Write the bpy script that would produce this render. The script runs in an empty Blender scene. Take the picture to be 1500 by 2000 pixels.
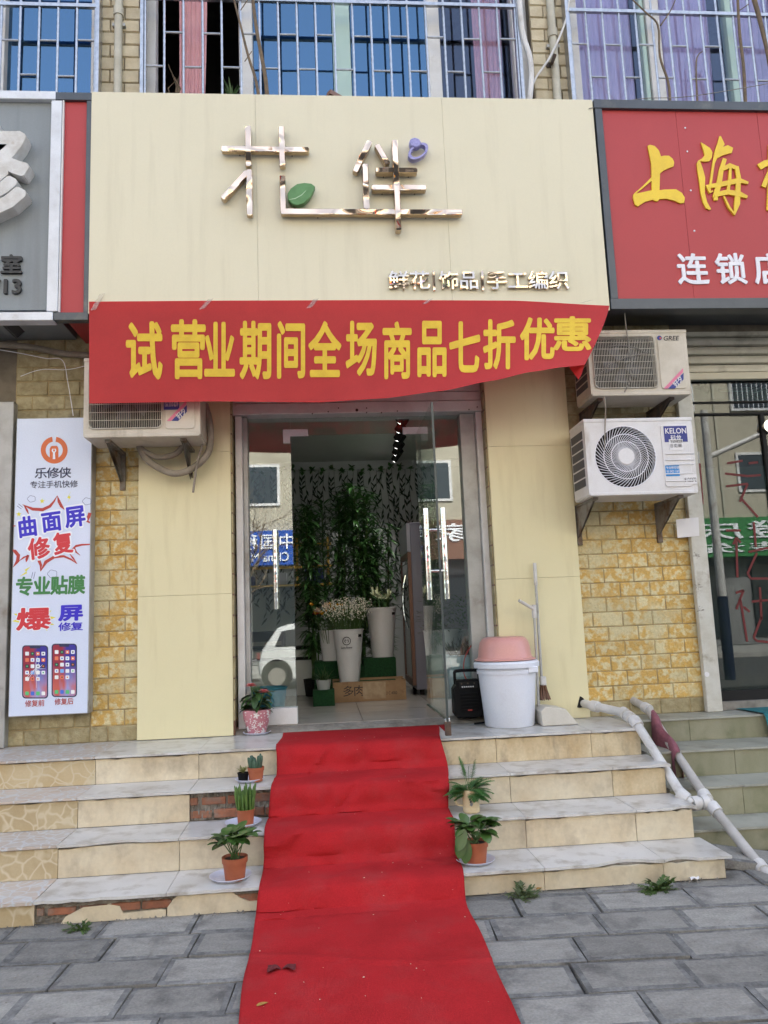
import bpy, bmesh, math, random
from mathutils import Vector, Matrix
random.seed(7)
sc = bpy.context.scene
R = math.radians
# ---------------------------------------------------------------- camera
YAW, PITCH, ROLL = R(4.70), R(8.117), R(-2.265)
CAM = Vector((0, -5.4, 1.32))
_f = Vector((math.sin(YAW)*math.cos(PITCH), math.cos(YAW)*math.cos(PITCH), math.sin(PITCH)))
_r = Vector((math.cos(YAW), -math.sin(YAW), 0)); _u = _r.cross(_f)
_r, _u = math.cos(ROLL)*_r + math.sin(ROLL)*_u, -math.sin(ROLL)*_r + math.cos(ROLL)*_u
cd = bpy.data.cameras.new('camera'); cam = bpy.data.objects.new('camera', cd)
sc.collection.objects.link(cam); sc.camera = cam
cam.matrix_world = Matrix(((_r.x, _u.x, -_f.x, CAM.x), (_r.y, _u.y, -_f.y, CAM.y), (_r.z, _u.z, -_f.z, CAM.z), (0, 0, 0, 1)))
cd.sensor_fit = 'VERTICAL'; cd.sensor_height = 32; cd.lens = 24; cd.clip_start = .05; cd.clip_end = 500
# ---------------------------------------------------------------- sky, sun, exposure
SUN_ELEV, SUN_AZ = R(47), R(20)      # the sun stands behind this building: the front is in open shade
w = bpy.data.worlds.new('World'); sc.world = w; w.use_nodes = True
nt = w.node_tree; bg = nt.nodes['Background']
sky = nt.nodes.new('ShaderNodeTexSky'); sky.sky_type = 'NISHITA'; sky.sun_disc = False
sky.sun_elevation = SUN_ELEV; sky.sun_rotation = SUN_AZ; sky.air_density = 1.0; sky.dust_density = 3.0; sky.ozone_density = 1.0
hs = nt.nodes.new('ShaderNodeHueSaturation'); hs.inputs['Saturation'].default_value = .66
nt.links.new(sky.outputs[0], hs.inputs['Color']); nt.links.new(hs.outputs[0], bg.inputs[0]); bg.inputs[1].default_value = .15
ld = bpy.data.lights.new('sun', 'SUN'); ld.energy = 4.2; ld.angle = R(.5); ld.color = (1, .96, .9)
sun = bpy.data.objects.new('sun', ld); sc.collection.objects.link(sun)
_d = Vector((math.sin(SUN_AZ)*math.cos(SUN_ELEV), math.cos(SUN_AZ)*math.cos(SUN_ELEV), math.sin(SUN_ELEV)))
sun.rotation_euler = _d.to_track_quat('Z', 'Y').to_euler(); sun.location = (0, 0, 30)
vs = sc.view_settings; vs.view_transform = 'Standard'; vs.look = 'None'; vs.gamma = 1; vs.use_curve_mapping = False
vs.exposure = 2.22
sc.cycles.max_bounces = 10; sc.cycles.transparent_max_bounces = 16; sc.cycles.diffuse_bounces = 5
sc.cycles.glossy_bounces = 5; sc.cycles.sample_clamp_indirect = 6; sc.cycles.caustics_reflective = False
# ---------------------------------------------------------------- helpers
def ray(x, y): return _r*((x-750)/1500) - _u*((y-1000)/1500) + _f
def at(x, y, Y):                       # the place on the vertical plane Y seen at a photograph pixel
    d = ray(x, y); return CAM + d*((Y-CAM.y)/d.y)
def atz(x, y, z): d = ray(x, y); return CAM + d*((z-CAM.z)/d.z)
def rect(x0, y0, x1, y1, Y):           # upright world rectangle xa, xb, za, zb on plane Y
    xm, ym = (x0+x1)/2, (y0+y1)/2
    return at(x0, ym, Y).x, at(x1, ym, Y).x, at(xm, y1, Y).z, at(xm, y0, Y).z
COL = sc.collection
rnd = random.uniform

class MB:
    def __init__(s): s.v = []; s.f = []
    def add(s, vs, fs):
        o = len(s.v); s.v += [tuple(v) for v in vs]; s.f += [tuple(i+o for i in f) for f in fs]; return s
    def box(s, x0, x1, y0, y1, z0, z1):
        return s.add([(x0,y0,z0),(x1,y0,z0),(x1,y1,z0),(x0,y1,z0),(x0,y0,z1),(x1,y0,z1),(x1,y1,z1),(x0,y1,z1)],
                     [(0,3,2,1),(4,5,6,7),(0,1,5,4),(1,2,6,5),(2,3,7,6),(3,0,4,7)])
    def bar(s, p, q, wd, h, up=(0,0,1)):
        p = Vector(p); q = Vector(q); d = (q-p).normalized(); a = d.cross(Vector(up))
        if a.length < 1e-4: a = d.cross(Vector((1,0,0)))
        a.normalize(); b = a.cross(d); a = a*wd/2; b = b*h/2
        return s.add([p-a-b, p+a-b, p+a+b, p-a+b, q-a-b, q+a-b, q+a+b, q-a+b],
                     [(0,1,2,3),(7,6,5,4),(0,4,5,1),(1,5,6,2),(2,6,7,3),(3,7,4,0)])
    def tube(s, pts, r, n=8, caps=True):
        pts = [Vector(p) for p in pts]; rs = r if isinstance(r, (list, tuple)) else [r]*len(pts)
        o = len(s.v); m = len(pts); a = None
        for i, p in enumerate(pts):
            t = (pts[min(i+1, m-1)] - pts[max(i-1, 0)])
            if t.length < 1e-9: t = Vector((0,0,1))
            t.normalize()
            if a is None: a = t.cross(Vector((.31,.52,.79)))
            a = a - t*a.dot(t); a.normalize(); b = t.cross(a)
            for k in range(n):
                an = 2*math.pi*k/n; s.v.append(tuple(p + (a*math.cos(an) + b*math.sin(an))*rs[i]))
        for i in range(m-1):
            for k in range(n):
                k2 = (k+1) % n; s.f.append((o+i*n+k, o+i*n+k2, o+(i+1)*n+k2, o+(i+1)*n+k))
        if caps: s.f.append(tuple(o+k for k in range(n))[::-1]); s.f.append(tuple(o+(m-1)*n+k for k in range(n)))
        return s
    def lathe(s, prof, c=(0,0,0), n=28, sx=1, sy=1):
        o = len(s.v)
        for r, z in prof:
            for k in range(n):
                an = 2*math.pi*k/n; s.v.append((c[0]+r*math.cos(an)*sx, c[1]+r*math.sin(an)*sy, c[2]+z))
        for i in range(len(prof)-1):
            for k in range(n):
                k2 = (k+1) % n; s.f.append((o+i*n+k, o+i*n+k2, o+(i+1)*n+k2, o+(i+1)*n+k))
        return s
    def disc(s, c, r, n=24, axis='z', r2=None):
        vs = []
        for k in range(n):
            a = 2*math.pi*k/n; p, q = r*math.cos(a), (r2 or r)*math.sin(a)
            vs.append((c[0]+p, c[1]+q, c[2]) if axis == 'z' else (c[0]+p, c[1], c[2]+q))
        return s.add(vs, [tuple(range(n))])
    def prism(s, poly, y0, y1):            # poly (x,z), front y0
        n = len(poly); A = [(x, y0, z) for x, z in poly]; B = [(x, y1, z) for x, z in poly]
        return s.add(A+B, [tuple(range(n)), tuple(range(2*n-1, n-1, -1))] + [(i, i+n, (i+1) % n+n, (i+1) % n) for i in range(n)])
    def prismz(s, poly, z0, z1):
        n = len(poly); A = [(x, y, z0) for x, y in poly]; B = [(x, y, z1) for x, y in poly]
        return s.add(A+B, [tuple(range(n))[::-1], tuple(range(n, 2*n))] + [(i, (i+1) % n, (i+1) % n+n, i+n) for i in range(n)])
    def prismx(s, poly, x0, x1):           # poly (y,z)
        n = len(poly); A = [(x0, y, z) for y, z in poly]; B = [(x1, y, z) for y, z in poly]
        return s.add(A+B, [tuple(range(n)), tuple(range(2*n-1, n-1, -1))] + [(i, i+n, (i+1) % n+n, (i+1) % n) for i in range(n)])
    def stroke(s, pts, ws, y0, y1):        # flat brush stroke of varying width in the XZ plane
        L = []; Rr = []
        P = [Vector((p[0], p[1])) for p in pts]
        for i, p in enumerate(P):
            t = P[min(i+1, len(P)-1)] - P[max(i-1, 0)]; t.normalize(); n = Vector((-t.y, t.x))
            w_ = ws[i] if isinstance(ws, (list, tuple)) else ws
            L.append(p+n*w_/2); Rr.append(p-n*w_/2)
        return s.prism([(q.x, q.y) for q in L + Rr[::-1]], y0, y1)
    def grid(s, fn, nu, nv):
        o = len(s.v)
        for i in range(nu+1):
            for j in range(nv+1): s.v.append(tuple(fn(i/nu, j/nv)))
        for i in range(nu):
            for j in range(nv):
                a = o+i*(nv+1)+j; s.f.append((a, a+nv+1, a+nv+2, a+1))
        return s
    def leaf(s, base, d, length, width, droop=.3, n=4, cup=.25, up=(0,0,1), shape=0):
        d = Vector(d).normalized(); up = Vector(up); sd = d.cross(up)
        if sd.length < 1e-3: sd = Vector((1,0,0))
        sd.normalize(); nr = sd.cross(d); p = Vector(base); o = len(s.v); dd = d.copy()
        for i in range(n+1):
            t = i/n
            wd = width*(math.sin(math.pi*min(1, (t*.93+.07))**(.8 if shape == 0 else .62))) if i < n else width*.04
            if shape == 1: wd = width*max(.04, math.sin(math.pi*(t*.96+.02)))**.6
            wd /= 2; nn = sd.cross(dd)
            s.v += [tuple(p-sd*wd+nn*wd*cup), tuple(p), tuple(p+sd*wd+nn*wd*cup)]
            dd = (dd + Vector((0,0,-1))*droop/n).normalized(); p = p + dd*length/n
        for i in range(n):
            a = o+3*i; s.f += [(a, a+1, a+4, a+3), (a+1, a+2, a+5, a+4)]
        return s
    def mesh(s, name, mt, smooth=False, bevel=0, seg=1, recalc=True):
        me = bpy.data.meshes.new(name); me.from_pydata(s.v, [], s.f)
        if recalc or bevel:
            bm = bmesh.new(); bm.from_mesh(me)
            if recalc: bmesh.ops.recalc_face_normals(bm, faces=bm.faces)
            if bevel:
                es = [e for e in bm.edges if len(e.link_faces) == 2 and e.calc_face_angle(0) > .6]
                bmesh.ops.bevel(bm, geom=es, offset=bevel, segments=seg, affect='EDGES', clamp_overlap=True, profile=.6)
            bm.to_mesh(me); bm.free()
        if mt: me.materials.append(mt)
        if smooth:
            me.polygons.foreach_set('use_smooth', [True]*len(me.polygons))
            me.set_sharp_from_angle(angle=R(40))
        return me
    def build(s, name, mt, parent=None, smooth=False, bevel=0, seg=1, recalc=True):
        return link(name, s.mesh(name, mt, smooth, bevel, seg, recalc), parent)
def link(name, me, parent=None, loc=None):
    o = bpy.data.objects.new(name, me); COL.objects.link(o)
    if parent is not None:
        o.parent = parent
        M_ = Matrix.Translation(parent.location) if parent.parent is None else Matrix()
        o.matrix_parent_inverse = M_.inverted()
    if loc is not None: o.location = loc
    return o
def tag(o, label, cat, group=None):
    o['label'] = label; o['category'] = cat
    if group: o['group'] = group
    return o
def thing(name, label, cat, loc, group=None):
    o = bpy.data.objects.new(name, None); COL.objects.link(o); o.location = Vector(loc); o.empty_display_size = .05
    return tag(o, label, cat, group)
def struct(o): o['kind'] = 'structure'; return o
def stuff(o): o['kind'] = 'stuff'; return o

# ---------------------------------------------------------------- materials
MATS = {}
def mat(name, col, col2=None, rough=.6, metal=0, scale=5., detail=6, lo=.4, hi=.65, bump=0, bscale=60, rand=0,
        spec=.5, stretch=(1,1,1), dirt=None, dscale=2., dlo=.55, dhi=.75, dstretch=(1,1,1), transl=0, hue=0, coat=0, rough2=None, bdetail=5, grain=.05, gscale=130):
    m = bpy.data.materials.new(name); m.use_nodes = True; MATS[name] = m
    n = m.node_tree.nodes; l = m.node_tree.links; b = n['Principled BSDF']
    geo = n.new('ShaderNodeNewGeometry')
    def noise(sc_, det, st):
        mp = n.new('ShaderNodeMapping'); mp.inputs['Scale'].default_value = st; l.new(geo.outputs['Position'], mp.inputs[0])
        t = n.new('ShaderNodeTexNoise'); t.inputs['Scale'].default_value = sc_; t.inputs['Detail'].default_value = det
        t.inputs['Roughness'].default_value = .6; l.new(mp.outputs[0], t.inputs['Vector']); return t.outputs['Fac']
    def mask(f, a, c):
        r_ = n.new('ShaderNodeMapRange'); r_.inputs[1].default_value = a; r_.inputs[2].default_value = c; l.new(f, r_.inputs[0]); return r_.outputs[0]
    def mix(f, A, B):
        x = n.new('ShaderNodeMix'); x.data_type = 'RGBA'; l.new(f, x.inputs[0])
        for v, i in ((A, 6), (B, 7)):
            if isinstance(v, tuple): x.inputs[i].default_value = v+(1,)
            else: l.new(v, x.inputs[i])
        return x.outputs[2]
    c = col
    if col2: 
        fm = mask(noise(scale, detail, stretch), lo, hi); c = mix(fm, col, col2)
        if rough2 is not None:
            rr = n.new('ShaderNodeMapRange'); rr.inputs[3].default_value = rough; rr.inputs[4].default_value = rough2
            l.new(fm, rr.inputs[0]); l.new(rr.outputs[0], b.inputs['Roughness'])
    if dirt: c = mix(mask(noise(dscale, 8, dstretch), dlo, dhi), c, dirt)
    if col2 and grain and not metal > .5:
        gm_ = mask(noise(gscale, 3, (1,1,1)), .25, .75); g_ = n.new('ShaderNodeMapRange'); g_.inputs[3].default_value = 1-grain; g_.inputs[4].default_value = 1+grain; l.new(gm_, g_.inputs[0])
        hv = n.new('ShaderNodeHueSaturation'); l.new(g_.outputs[0], hv.inputs['Value'])
        if isinstance(c, tuple): hv.inputs['Color'].default_value = c+(1,)
        else: l.new(c, hv.inputs['Color'])
        c = hv.outputs[0]
    if rand or hue:
        oi = n.new('ShaderNodeObjectInfo'); h = n.new('ShaderNodeHueSaturation')
        if isinstance(c, tuple): h.inputs['Color'].default_value = c+(1,)
        else: l.new(c, h.inputs['Color'])
        r_ = n.new('ShaderNodeMapRange'); r_.inputs[3].default_value = 1-rand; r_.inputs[4].default_value = 1+rand
        l.new(oi.outputs['Random'], r_.inputs[0]); l.new(r_.outputs[0], h.inputs['Value']); c = h.outputs[0]
    if isinstance(c, tuple): b.inputs['Base Color'].default_value = c+(1,)
    else: l.new(c, b.inputs['Base Color'])
    if rough2 is None: b.inputs['Roughness'].default_value = rough
    b.inputs['Metallic'].default_value = metal; b.inputs['Specular IOR Level'].default_value = spec
    b.inputs['Coat Weight'].default_value = coat
    if bump:
        bp = n.new('ShaderNodeBump'); bp.inputs['Strength'].default_value = 1; bp.inputs['Distance'].default_value = bump
        l.new(noise(bscale, bdetail, (1,1,1)), bp.inputs['Height']); l.new(bp.outputs[0], b.inputs['Normal'])
    if transl:
        out = n['Material Output']; tr = n.new('ShaderNodeBsdfTranslucent'); mx = n.new('ShaderNodeMixShader'); mx.inputs[0].default_value = transl
        if isinstance(c, tuple): tr.inputs[0].default_value = c+(1,)
        else: l.new(c, tr.inputs[0])
        l.new(b.outputs[0], mx.inputs[1]); l.new(tr.outputs[0], mx.inputs[2]); l.new(mx.outputs[0], out.inputs[0])
    return m
def glass(name, tint, refl=(1,1,1), ior=1.7, rough=.0, haze=0):
    m = bpy.data.materials.new(name); m.use_nodes = True; n = m.node_tree.nodes; l = m.node_tree.links
    n.remove(n['Principled BSDF']); out = n['Material Output']
    tr = n.new('ShaderNodeBsdfTransparent'); tr.inputs[0].default_value = tint+(1,)
    gl = n.new('ShaderNodeBsdfGlossy'); gl.inputs[0].default_value = refl+(1,); gl.inputs['Roughness'].default_value = rough
    fr = n.new('ShaderNodeFresnel'); fr.inputs[0].default_value = ior
    ge = n.new('ShaderNodeNewGeometry'); e1 = n.new('ShaderNodeMath'); e1.operation = 'MULTIPLY_ADD'; e1.inputs[1].default_value = -2; e1.inputs[2].default_value = 1
    e2 = n.new('ShaderNodeMath'); e2.operation = 'POWER'; e2.inputs[0].default_value = ior; l.new(ge.outputs['Backfacing'], e1.inputs[0]); l.new(e1.outputs[0], e2.inputs[1]); l.new(e2.outputs[0], fr.inputs[0])
    mx = n.new('ShaderNodeMixShader'); l.new(fr.outputs[0], mx.inputs[0])
    src = tr.outputs[0]
    if haze:
        df = n.new('ShaderNodeBsdfDiffuse'); df.inputs[0].default_value = (.5,.5,.5,1); m2 = n.new('ShaderNodeMixShader'); m2.inputs[0].default_value = haze
        l.new(tr.outputs[0], m2.inputs[1]); l.new(df.outputs[0], m2.inputs[2]); src = m2.outputs[0]
    l.new(src, mx.inputs[1]); l.new(gl.outputs[0], mx.inputs[2]); l.new(mx.outputs[0], out.inputs[0]); MATS[name] = m
    return m
def G(c): return tuple(((v/255+.055)/1.055)**2.4 if v > 10 else v/255/12.92 for v in c)   # sRGB byte colour to linear
def flat(name, c, rough=.5, **k): return mat(name, G(c), rough=rough, **k)

# ---------------------------------------------------------------- lettering
_glyph = {}
def glyph(ch, bold=0, extr=0, shear=0, sub=0):
    key = (ch, bold, extr, shear, sub)
    if key in _glyph: return _glyph[key]
    cu = bpy.data.curves.new('glyph', 'FONT'); cu.body = ch; cu.size = 1; cu.offset = 0; cu.extrude = extr; cu.shear = shear
    cu.resolution_u = 3
    ob = bpy.data.objects.new('glyph', cu); COL.objects.link(ob); bpy.context.view_layer.update()
    dg = bpy.context.evaluated_depsgraph_get(); me = bpy.data.meshes.new_from_object(ob.evaluated_get(dg))
    bm = bmesh.new(); bm.from_mesh(me); bmesh.ops.remove_doubles(bm, verts=bm.verts, dist=1e-5)
    if sub:
        bmesh.ops.triangulate(bm, faces=bm.faces)
        for _ in range(3):
            es = [e for e in bm.edges if e.calc_length() > sub]
            if es: bmesh.ops.subdivide_edges(bm, edges=es, cuts=1); bmesh.ops.triangulate(bm, faces=bm.faces)
    bm.verts.index_update(); vs_ = [v.co.copy() for v in bm.verts]; fs = [tuple(v.index for v in f.verts) for f in bm.faces]; bm.free()
    COL.objects.unlink(ob); bpy.data.objects.remove(ob); bpy.data.meshes.remove(me)
    if bold > 0:                       # heavier weight: the glyph repeated round a small circle
        n_ = 8 if bold < .03 else 14; V0, F0 = vs_, fs; vs_, fs = list(V0), list(F0)
        for k in range(n_):
            a = 2*math.pi*k/n_; d = Vector((bold*math.cos(a), bold*math.sin(a), 0)); o_ = len(vs_); up_ = -.012*(k+1)/n_
            vs_ += [v+d+Vector((0,0,up_*(1 if v.z > .1 else 0)) if extr else Vector((0,0,up_))) for v in V0]; fs += [tuple(i+o_ for i in f) for f in F0]
    _glyph[key] = (vs_, fs); return _glyph[key]
def bounds(vs_): return min(v.x for v in vs_), max(v.x for v in vs_), min(v.y for v in vs_), max(v.y for v in vs_)
REF = {}
def refbox(bold, shear=0):
    if bold not in REF: REF[bold] = bounds(glyph('国', bold, 0, 0)[0])
    return REF[bold]
def letters(txt, box, Y, depth, mt, parent, bold=.02, name='letter', face=-1, gap=.08, fit=False, rot=0, shear=0, joined=False, back=0):
    """txt inside the world rectangle box=(xa,xb,za,zb) on plane Y; face -1 looks at -Y, +1 at +Y"""
    xa, xb, za, zb = box; n = len(txt); cw = (xb-xa)/(n-gap) if n > 1 else (xb-xa)/(1-gap); mb = MB(); cx, cz = (xa+xb)/2, (za+zb)/2
    items = [txt] if fit else list(txt)
    for i, ch in enumerate(items):
        if ch == ' ': continue
        vs_, fs = glyph(ch, bold, .5 if depth else 0, shear)
        bx = bounds(vs_) if fit else refbox(bold)
        x0 = xa if fit else xa + i*cw; x1 = xb if fit else x0 + cw*(1-gap)
        if not joined: mb = MB()
        out = []
        for v in vs_:
            X = x0 + (v.x-bx[0])/(bx[1]-bx[0])*(x1-x0); Z = za + (v.y-bx[2])/(bx[3]-bx[2])*(zb-za)
            if rot: dx, dz = X-cx, Z-cz; X, Z = cx+dx*math.cos(rot)-dz*math.sin(rot), cz+dx*math.sin(rot)+dz*math.cos(rot)
            if face > 0: X = xa + xb - X
            out.append((X, Y + face*(back + (v.z+.5)*depth if depth else back + v.z*.03), Z))
        mb.add(out, fs)
        if not joined: mb.build(name, mt, parent, recalc=bool(depth))
    if joined: return mb.build(name, mt, parent, recalc=bool(depth))
# ---------------------------------------------------------------- material library
m_paver = mat('paver_stone', (.275,.265,.242), (.195,.187,.17), rough=.8, scale=9, lo=.3, hi=.72, bump=.005, bscale=70, rand=.24, dirt=(.115,.11,.105), dscale=4.5, dlo=.52, dhi=.68, stretch=(1,2,1), grain=.22, gscale=95)
m_paveredge = mat('paver_mortar_edge', (.215,.213,.205), (.115,.113,.11), rough=.9, scale=16, lo=.35, hi=.6, rand=.18, bump=.005, bscale=70, grain=.22, gscale=95)
m_grout = mat('paving_grout', (.075,.075,.07), (.045,.045,.043), rough=.95, scale=20, bump=.003, bscale=80)
m_concrete = mat('rough_concrete', (.27,.25,.22), (.16,.145,.125), rough=.95, scale=9, bump=.006, bscale=30)
m_mortar = mat('old_mortar', (.25,.225,.19), (.12,.105,.085), rough=.95, scale=14, bump=.008, bscale=40)
m_redbrick = mat('red_brick', (.30,.115,.062), (.19,.085,.05), rough=.9, scale=18, bump=.004, bscale=60, rand=.25, dirt=(.2,.17,.14), dscale=8, dlo=.5, dhi=.7)
m_tread = mat('pale_floor_tile', (.60,.585,.56), (.50,.48,.45), rough=.3, scale=3, rand=.05, dirt=(.30,.265,.22), dscale=8, dlo=.5, dhi=.72, bump=.0004, bscale=9)
m_riser = mat('cream_riser_tile', (.66,.58,.43), (.57,.47,.32), rough=.38, scale=4, rand=.06, dirt=(.40,.33,.235), dscale=7, dlo=.5, dhi=.74, dstretch=(1.1,1.1,.75), grain=.07, gscale=45)
m_riser2 = mat('stained_riser_tile', (.6,.50,.33), (.46,.34,.19), rough=.4, scale=4, rand=.08, stretch=(1.3,1.3,.7), dirt=(.26,.2,.135), dscale=6, dlo=.52, dhi=.72, dstretch=(1.4,1.4,.6), grain=.1, gscale=60)
m_greenriser = mat('mossy_tile', (.30,.285,.2), (.2,.2,.12), rough=.5, scale=3, rand=.12, stretch=(1,1,.4), dirt=(.13,.14,.07), dscale=4, dlo=.5, dhi=.72)
m_greentread = mat('worn_grey_tile', (.36,.36,.31), (.26,.26,.22), rough=.45, scale=4, rand=.06, dirt=(.16,.15,.12), dscale=5)
def cobble(name, a, b, line, rough=.4, sc_=13, ed=.035):
    m = mat(name, a, b, rough=rough, scale=4, rand=.08, dirt=(.22,.17,.1), dscale=4, dlo=.6, dhi=.8)
    n = m.node_tree.nodes; l = m.node_tree.links; bs = n['Principled BSDF']; src = bs.inputs['Base Color'].links[0].from_socket
    g = n.new('ShaderNodeNewGeometry'); v = n.new('ShaderNodeTexVoronoi'); v.feature = 'DISTANCE_TO_EDGE'; v.inputs['Scale'].default_value = sc_
    dn = n.new('ShaderNodeTexNoise'); dn.inputs['Scale'].default_value = 7; l.new(g.outputs['Position'], dn.inputs['Vector']); va = n.new('ShaderNodeVectorMath'); va.operation = 'MULTIPLY_ADD'; va.inputs[1].default_value = (.12,.12,.12); l.new(dn.outputs['Color'], va.inputs[0]); l.new(g.outputs['Position'], va.inputs[2]); l.new(va.outputs[0], v.inputs['Vector'])
    r_ = n.new('ShaderNodeMapRange'); r_.inputs[1].default_value = ed*.4; r_.inputs[2].default_value = ed+.07; r_.inputs[3].default_value = 1; r_.inputs[4].default_value = 0
    l.new(v.outputs['Distance'], r_.inputs[0]); x = n.new('ShaderNodeMix'); x.data_type = 'RGBA'; l.new(r_.outputs[0], x.inputs[0])
    l.new(src, x.inputs[6]); x.inputs[7].default_value = line+(1,); l.new(x.outputs[2], bs.inputs['Base Color']); return m
m_cobble_r = cobble('cobble_print_riser', (.52,.42,.26), (.44,.33,.18), (.58,.50,.35))
m_cobble_t = cobble('cobble_print_tread', (.50,.45,.40), (.47,.36,.28), (.53,.54,.55), sc_=15)
m_ochre = mat('ochre_painted_brick_tile', (.56,.355,.095), (.63,.55,.32), rough=.4, scale=19, detail=9, lo=.47, hi=.57, rand=.1, bump=.007, bscale=60, dirt=(.57,.50,.29), dscale=2.8, dlo=.5, dhi=.62, spec=.45, grain=.14, gscale=70)
m_creamtile = mat('cream_brick_tile', (.42,.36,.21), (.29,.235,.115), rough=.5, scale=16, rand=.14, bump=.008, bscale=50, dirt=(.15,.12,.07), dscale=5, dlo=.58, dhi=.75)
m_upbrick = mat('pale_facing_brick', (.56,.50,.36), (.47,.40,.27), rough=.7, scale=9, rand=.1, bump=.003, bscale=60, dirt=(.3,.25,.17), dscale=4, dlo=.62, dhi=.8, dstretch=(2,2,.5))
m_joint = mat('dark_wall_joint', (.40,.31,.16), (.26,.2,.11), rough=.95, scale=10)
m_upjoint = mat('upper_wall_joint', (.2,.17,.13), (.14,.12,.09), rough=.95, scale=10)
m_sign = mat('cream_sign_sheet', (.68,.63,.47), (.665,.615,.455), rough=.34, scale=1.2, bump=.0012, bscale=4, dirt=(.60,.55,.405), dscale=3.5, dlo=.54, dhi=.85, dstretch=(3.5,3.5,.25), grain=.02)
m_clad = mat('cream_cladding_sheet', (.74,.68,.435), (.715,.655,.415), rough=.34, scale=1.6, bump=.0006, bscale=5, dirt=(.64,.575,.35), dscale=4, dlo=.52, dhi=.8, dstretch=(3,3,.35), grain=.02)
m_seam = flat('panel_seam', (120,108,80), .8)
m_red = mat('red_sign_sheet', (.42,.042,.045), (.40,.04,.043), rough=.5, scale=1.5, bump=.0006, bscale=4)
m_greyframe = mat('dark_grey_sign_frame', (.085,.095,.108), (.07,.078,.088), rough=.38, metal=.3, scale=5, dirt=(.16,.16,.15), dscale=5, dlo=.6, dhi=.78)
m_greypanel = mat('grey_sign_sheet', (.235,.26,.275), (.20,.225,.24), rough=.45, scale=1.6, stretch=(3,3,.3), dirt=(.17,.18,.19), dscale=2, dlo=.55, dhi=.8, dstretch=(4,4,.2))
m_alu = mat('white_aluminium', (.66,.68,.72), (.56,.57,.6), rough=.4, metal=.15, scale=6, dirt=(.36,.33,.3), dscale=6, dlo=.62, dhi=.8)
m_alu2 = mat('weathered_aluminium', (.42,.42,.41), (.33,.325,.31), rough=.5, metal=.3, scale=7, dirt=(.2,.18,.15), dscale=5, dlo=.58, dhi=.78)
m_yellow = mat('yellow_acrylic', (.80,.56,.03), (.72,.48,.03), rough=.4, scale=6)
m_whiteacr = mat('white_acrylic', (.78,.78,.84), (.7,.7,.76), rough=.4, scale=12)
m_oldwhite = mat('weathered_white_letter', (.66,.66,.65), (.52,.5,.47), rough=.5, scale=9, dirt=(.3,.19,.1), dscale=5, dlo=.64, dhi=.8)
m_black = flat('black_letter', (42,42,42), .5)
def mirror(name, col, wav=.02, sc_=9):
    m = mat(name, col, rough=.04, metal=1, bump=wav, bscale=sc_, bdetail=0); return m
m_gold = mirror('polished_rose_gold_metal', (.74,.56,.41), .34, 6)
m_goldsmall = mirror('polished_gold_small_letter', (.80,.66,.52), .05, 9)
m_steel = mirror('polished_steel', (.8,.79,.77), .001, 30)
m_brushed = mat('galvanised_steel', (.50,.51,.53), (.38,.39,.41), rough=.3, metal=.85, scale=30, dirt=(.3,.2,.13), dscale=9, dlo=.68, dhi=.8)
m_goldside = mat('letter_side_metal', (.55,.43,.3), (.42,.32,.22), rough=.3, metal=.8, scale=8)
m_leafgreen = mat('green_leaf_emblem', (.10,.25,.085), (.075,.2,.06), rough=.35, scale=20)
m_ring = mat('lilac_ring_emblem', (.34,.33,.62), (.24,.23,.5), rough=.35, scale=60, bump=.002, bscale=120)
m_banner = mat('red_banner_cloth', (.62,.040,.038), (.58,.036,.035), rough=.6, scale=5, transl=.38, bump=.0006, bscale=260)
m_bantext = mat('yellow_banner_paint', (.85,.60,.045), (.78,.52,.04), rough=.6, scale=14, transl=.25)
m_tape = glass('clear_tape', (.93,.88,.82), ior=1.5, rough=.2, haze=.25)
m_acwhite = mat('ac_white_enamel', (.68,.67,.69), (.62,.60,.6), rough=.42, scale=5, dirt=(.36,.3,.24), dscale=3.5, dlo=.6, dhi=.82, dstretch=(2,2,.6))
m_accream = mat('ac_aged_enamel', (.58,.53,.45), (.49,.44,.36), rough=.45, scale=5, dirt=(.27,.22,.16), dscale=4, dlo=.56, dhi=.78, dstretch=(2,2,.5))
m_wire = mat('ac_guard_wire', (.52,.49,.42), (.40,.36,.29), rough=.45, scale=12)
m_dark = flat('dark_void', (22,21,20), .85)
m_fan = flat('dark_fan_blade', (60,62,72), .5)
m_bracket = mat('rusty_bracket', (.25,.235,.21), (.14,.085,.05), rough=.75, metal=.3, scale=9, lo=.45, hi=.65)
m_rustdark = mat('rusted_dark_bracket', (.10,.065,.045), (.05,.04,.035), rough=.85, scale=14)
m_hose = mat('insulated_hose', (.30,.26,.21), (.22,.185,.145), rough=.65, scale=12, bump=.004, bscale=35)
m_cable = flat('dark_cable', (45,42,40), .6)
m_greycable = flat('grey_cable', (130,125,118), .6)
m_pvc = mat('white_pvc', (.62,.61,.60), (.52,.5,.48), rough=.4, scale=6, dirt=(.3,.26,.2), dscale=6, dlo=.58, dhi=.76)
m_pvcold = mat('aged_cream_pipe', (.48,.46,.38), (.4,.37,.29), rough=.5, scale=7)
m_poster = mat('pale_blue_poster', (.66,.73,.90), (.64,.71,.88), rough=.28, scale=2)
m_frameglass = glass('clear_glass', (.90,.95,.93), ior=1.85)
m_bluegl = glass('blue_window_glass', (.14,.30,.50), refl=(.27,.47,.66), ior=4.0)
m_cleargl = glass('clear_window_glass', (.9,.92,.97), refl=(.7,.8,1), ior=1.6)
m_shopgl = glass('shop_front_glass', (.62,.68,.66), ior=1.6)
m_glassedge = flat('glass_edge', (58,68,68), .3)
m_white = mat('white_painted_frame', (.70,.70,.70), (.62,.61,.60), rough=.45, scale=7, dirt=(.4,.36,.31), dscale=6, dlo=.6, dhi=.8)
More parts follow.
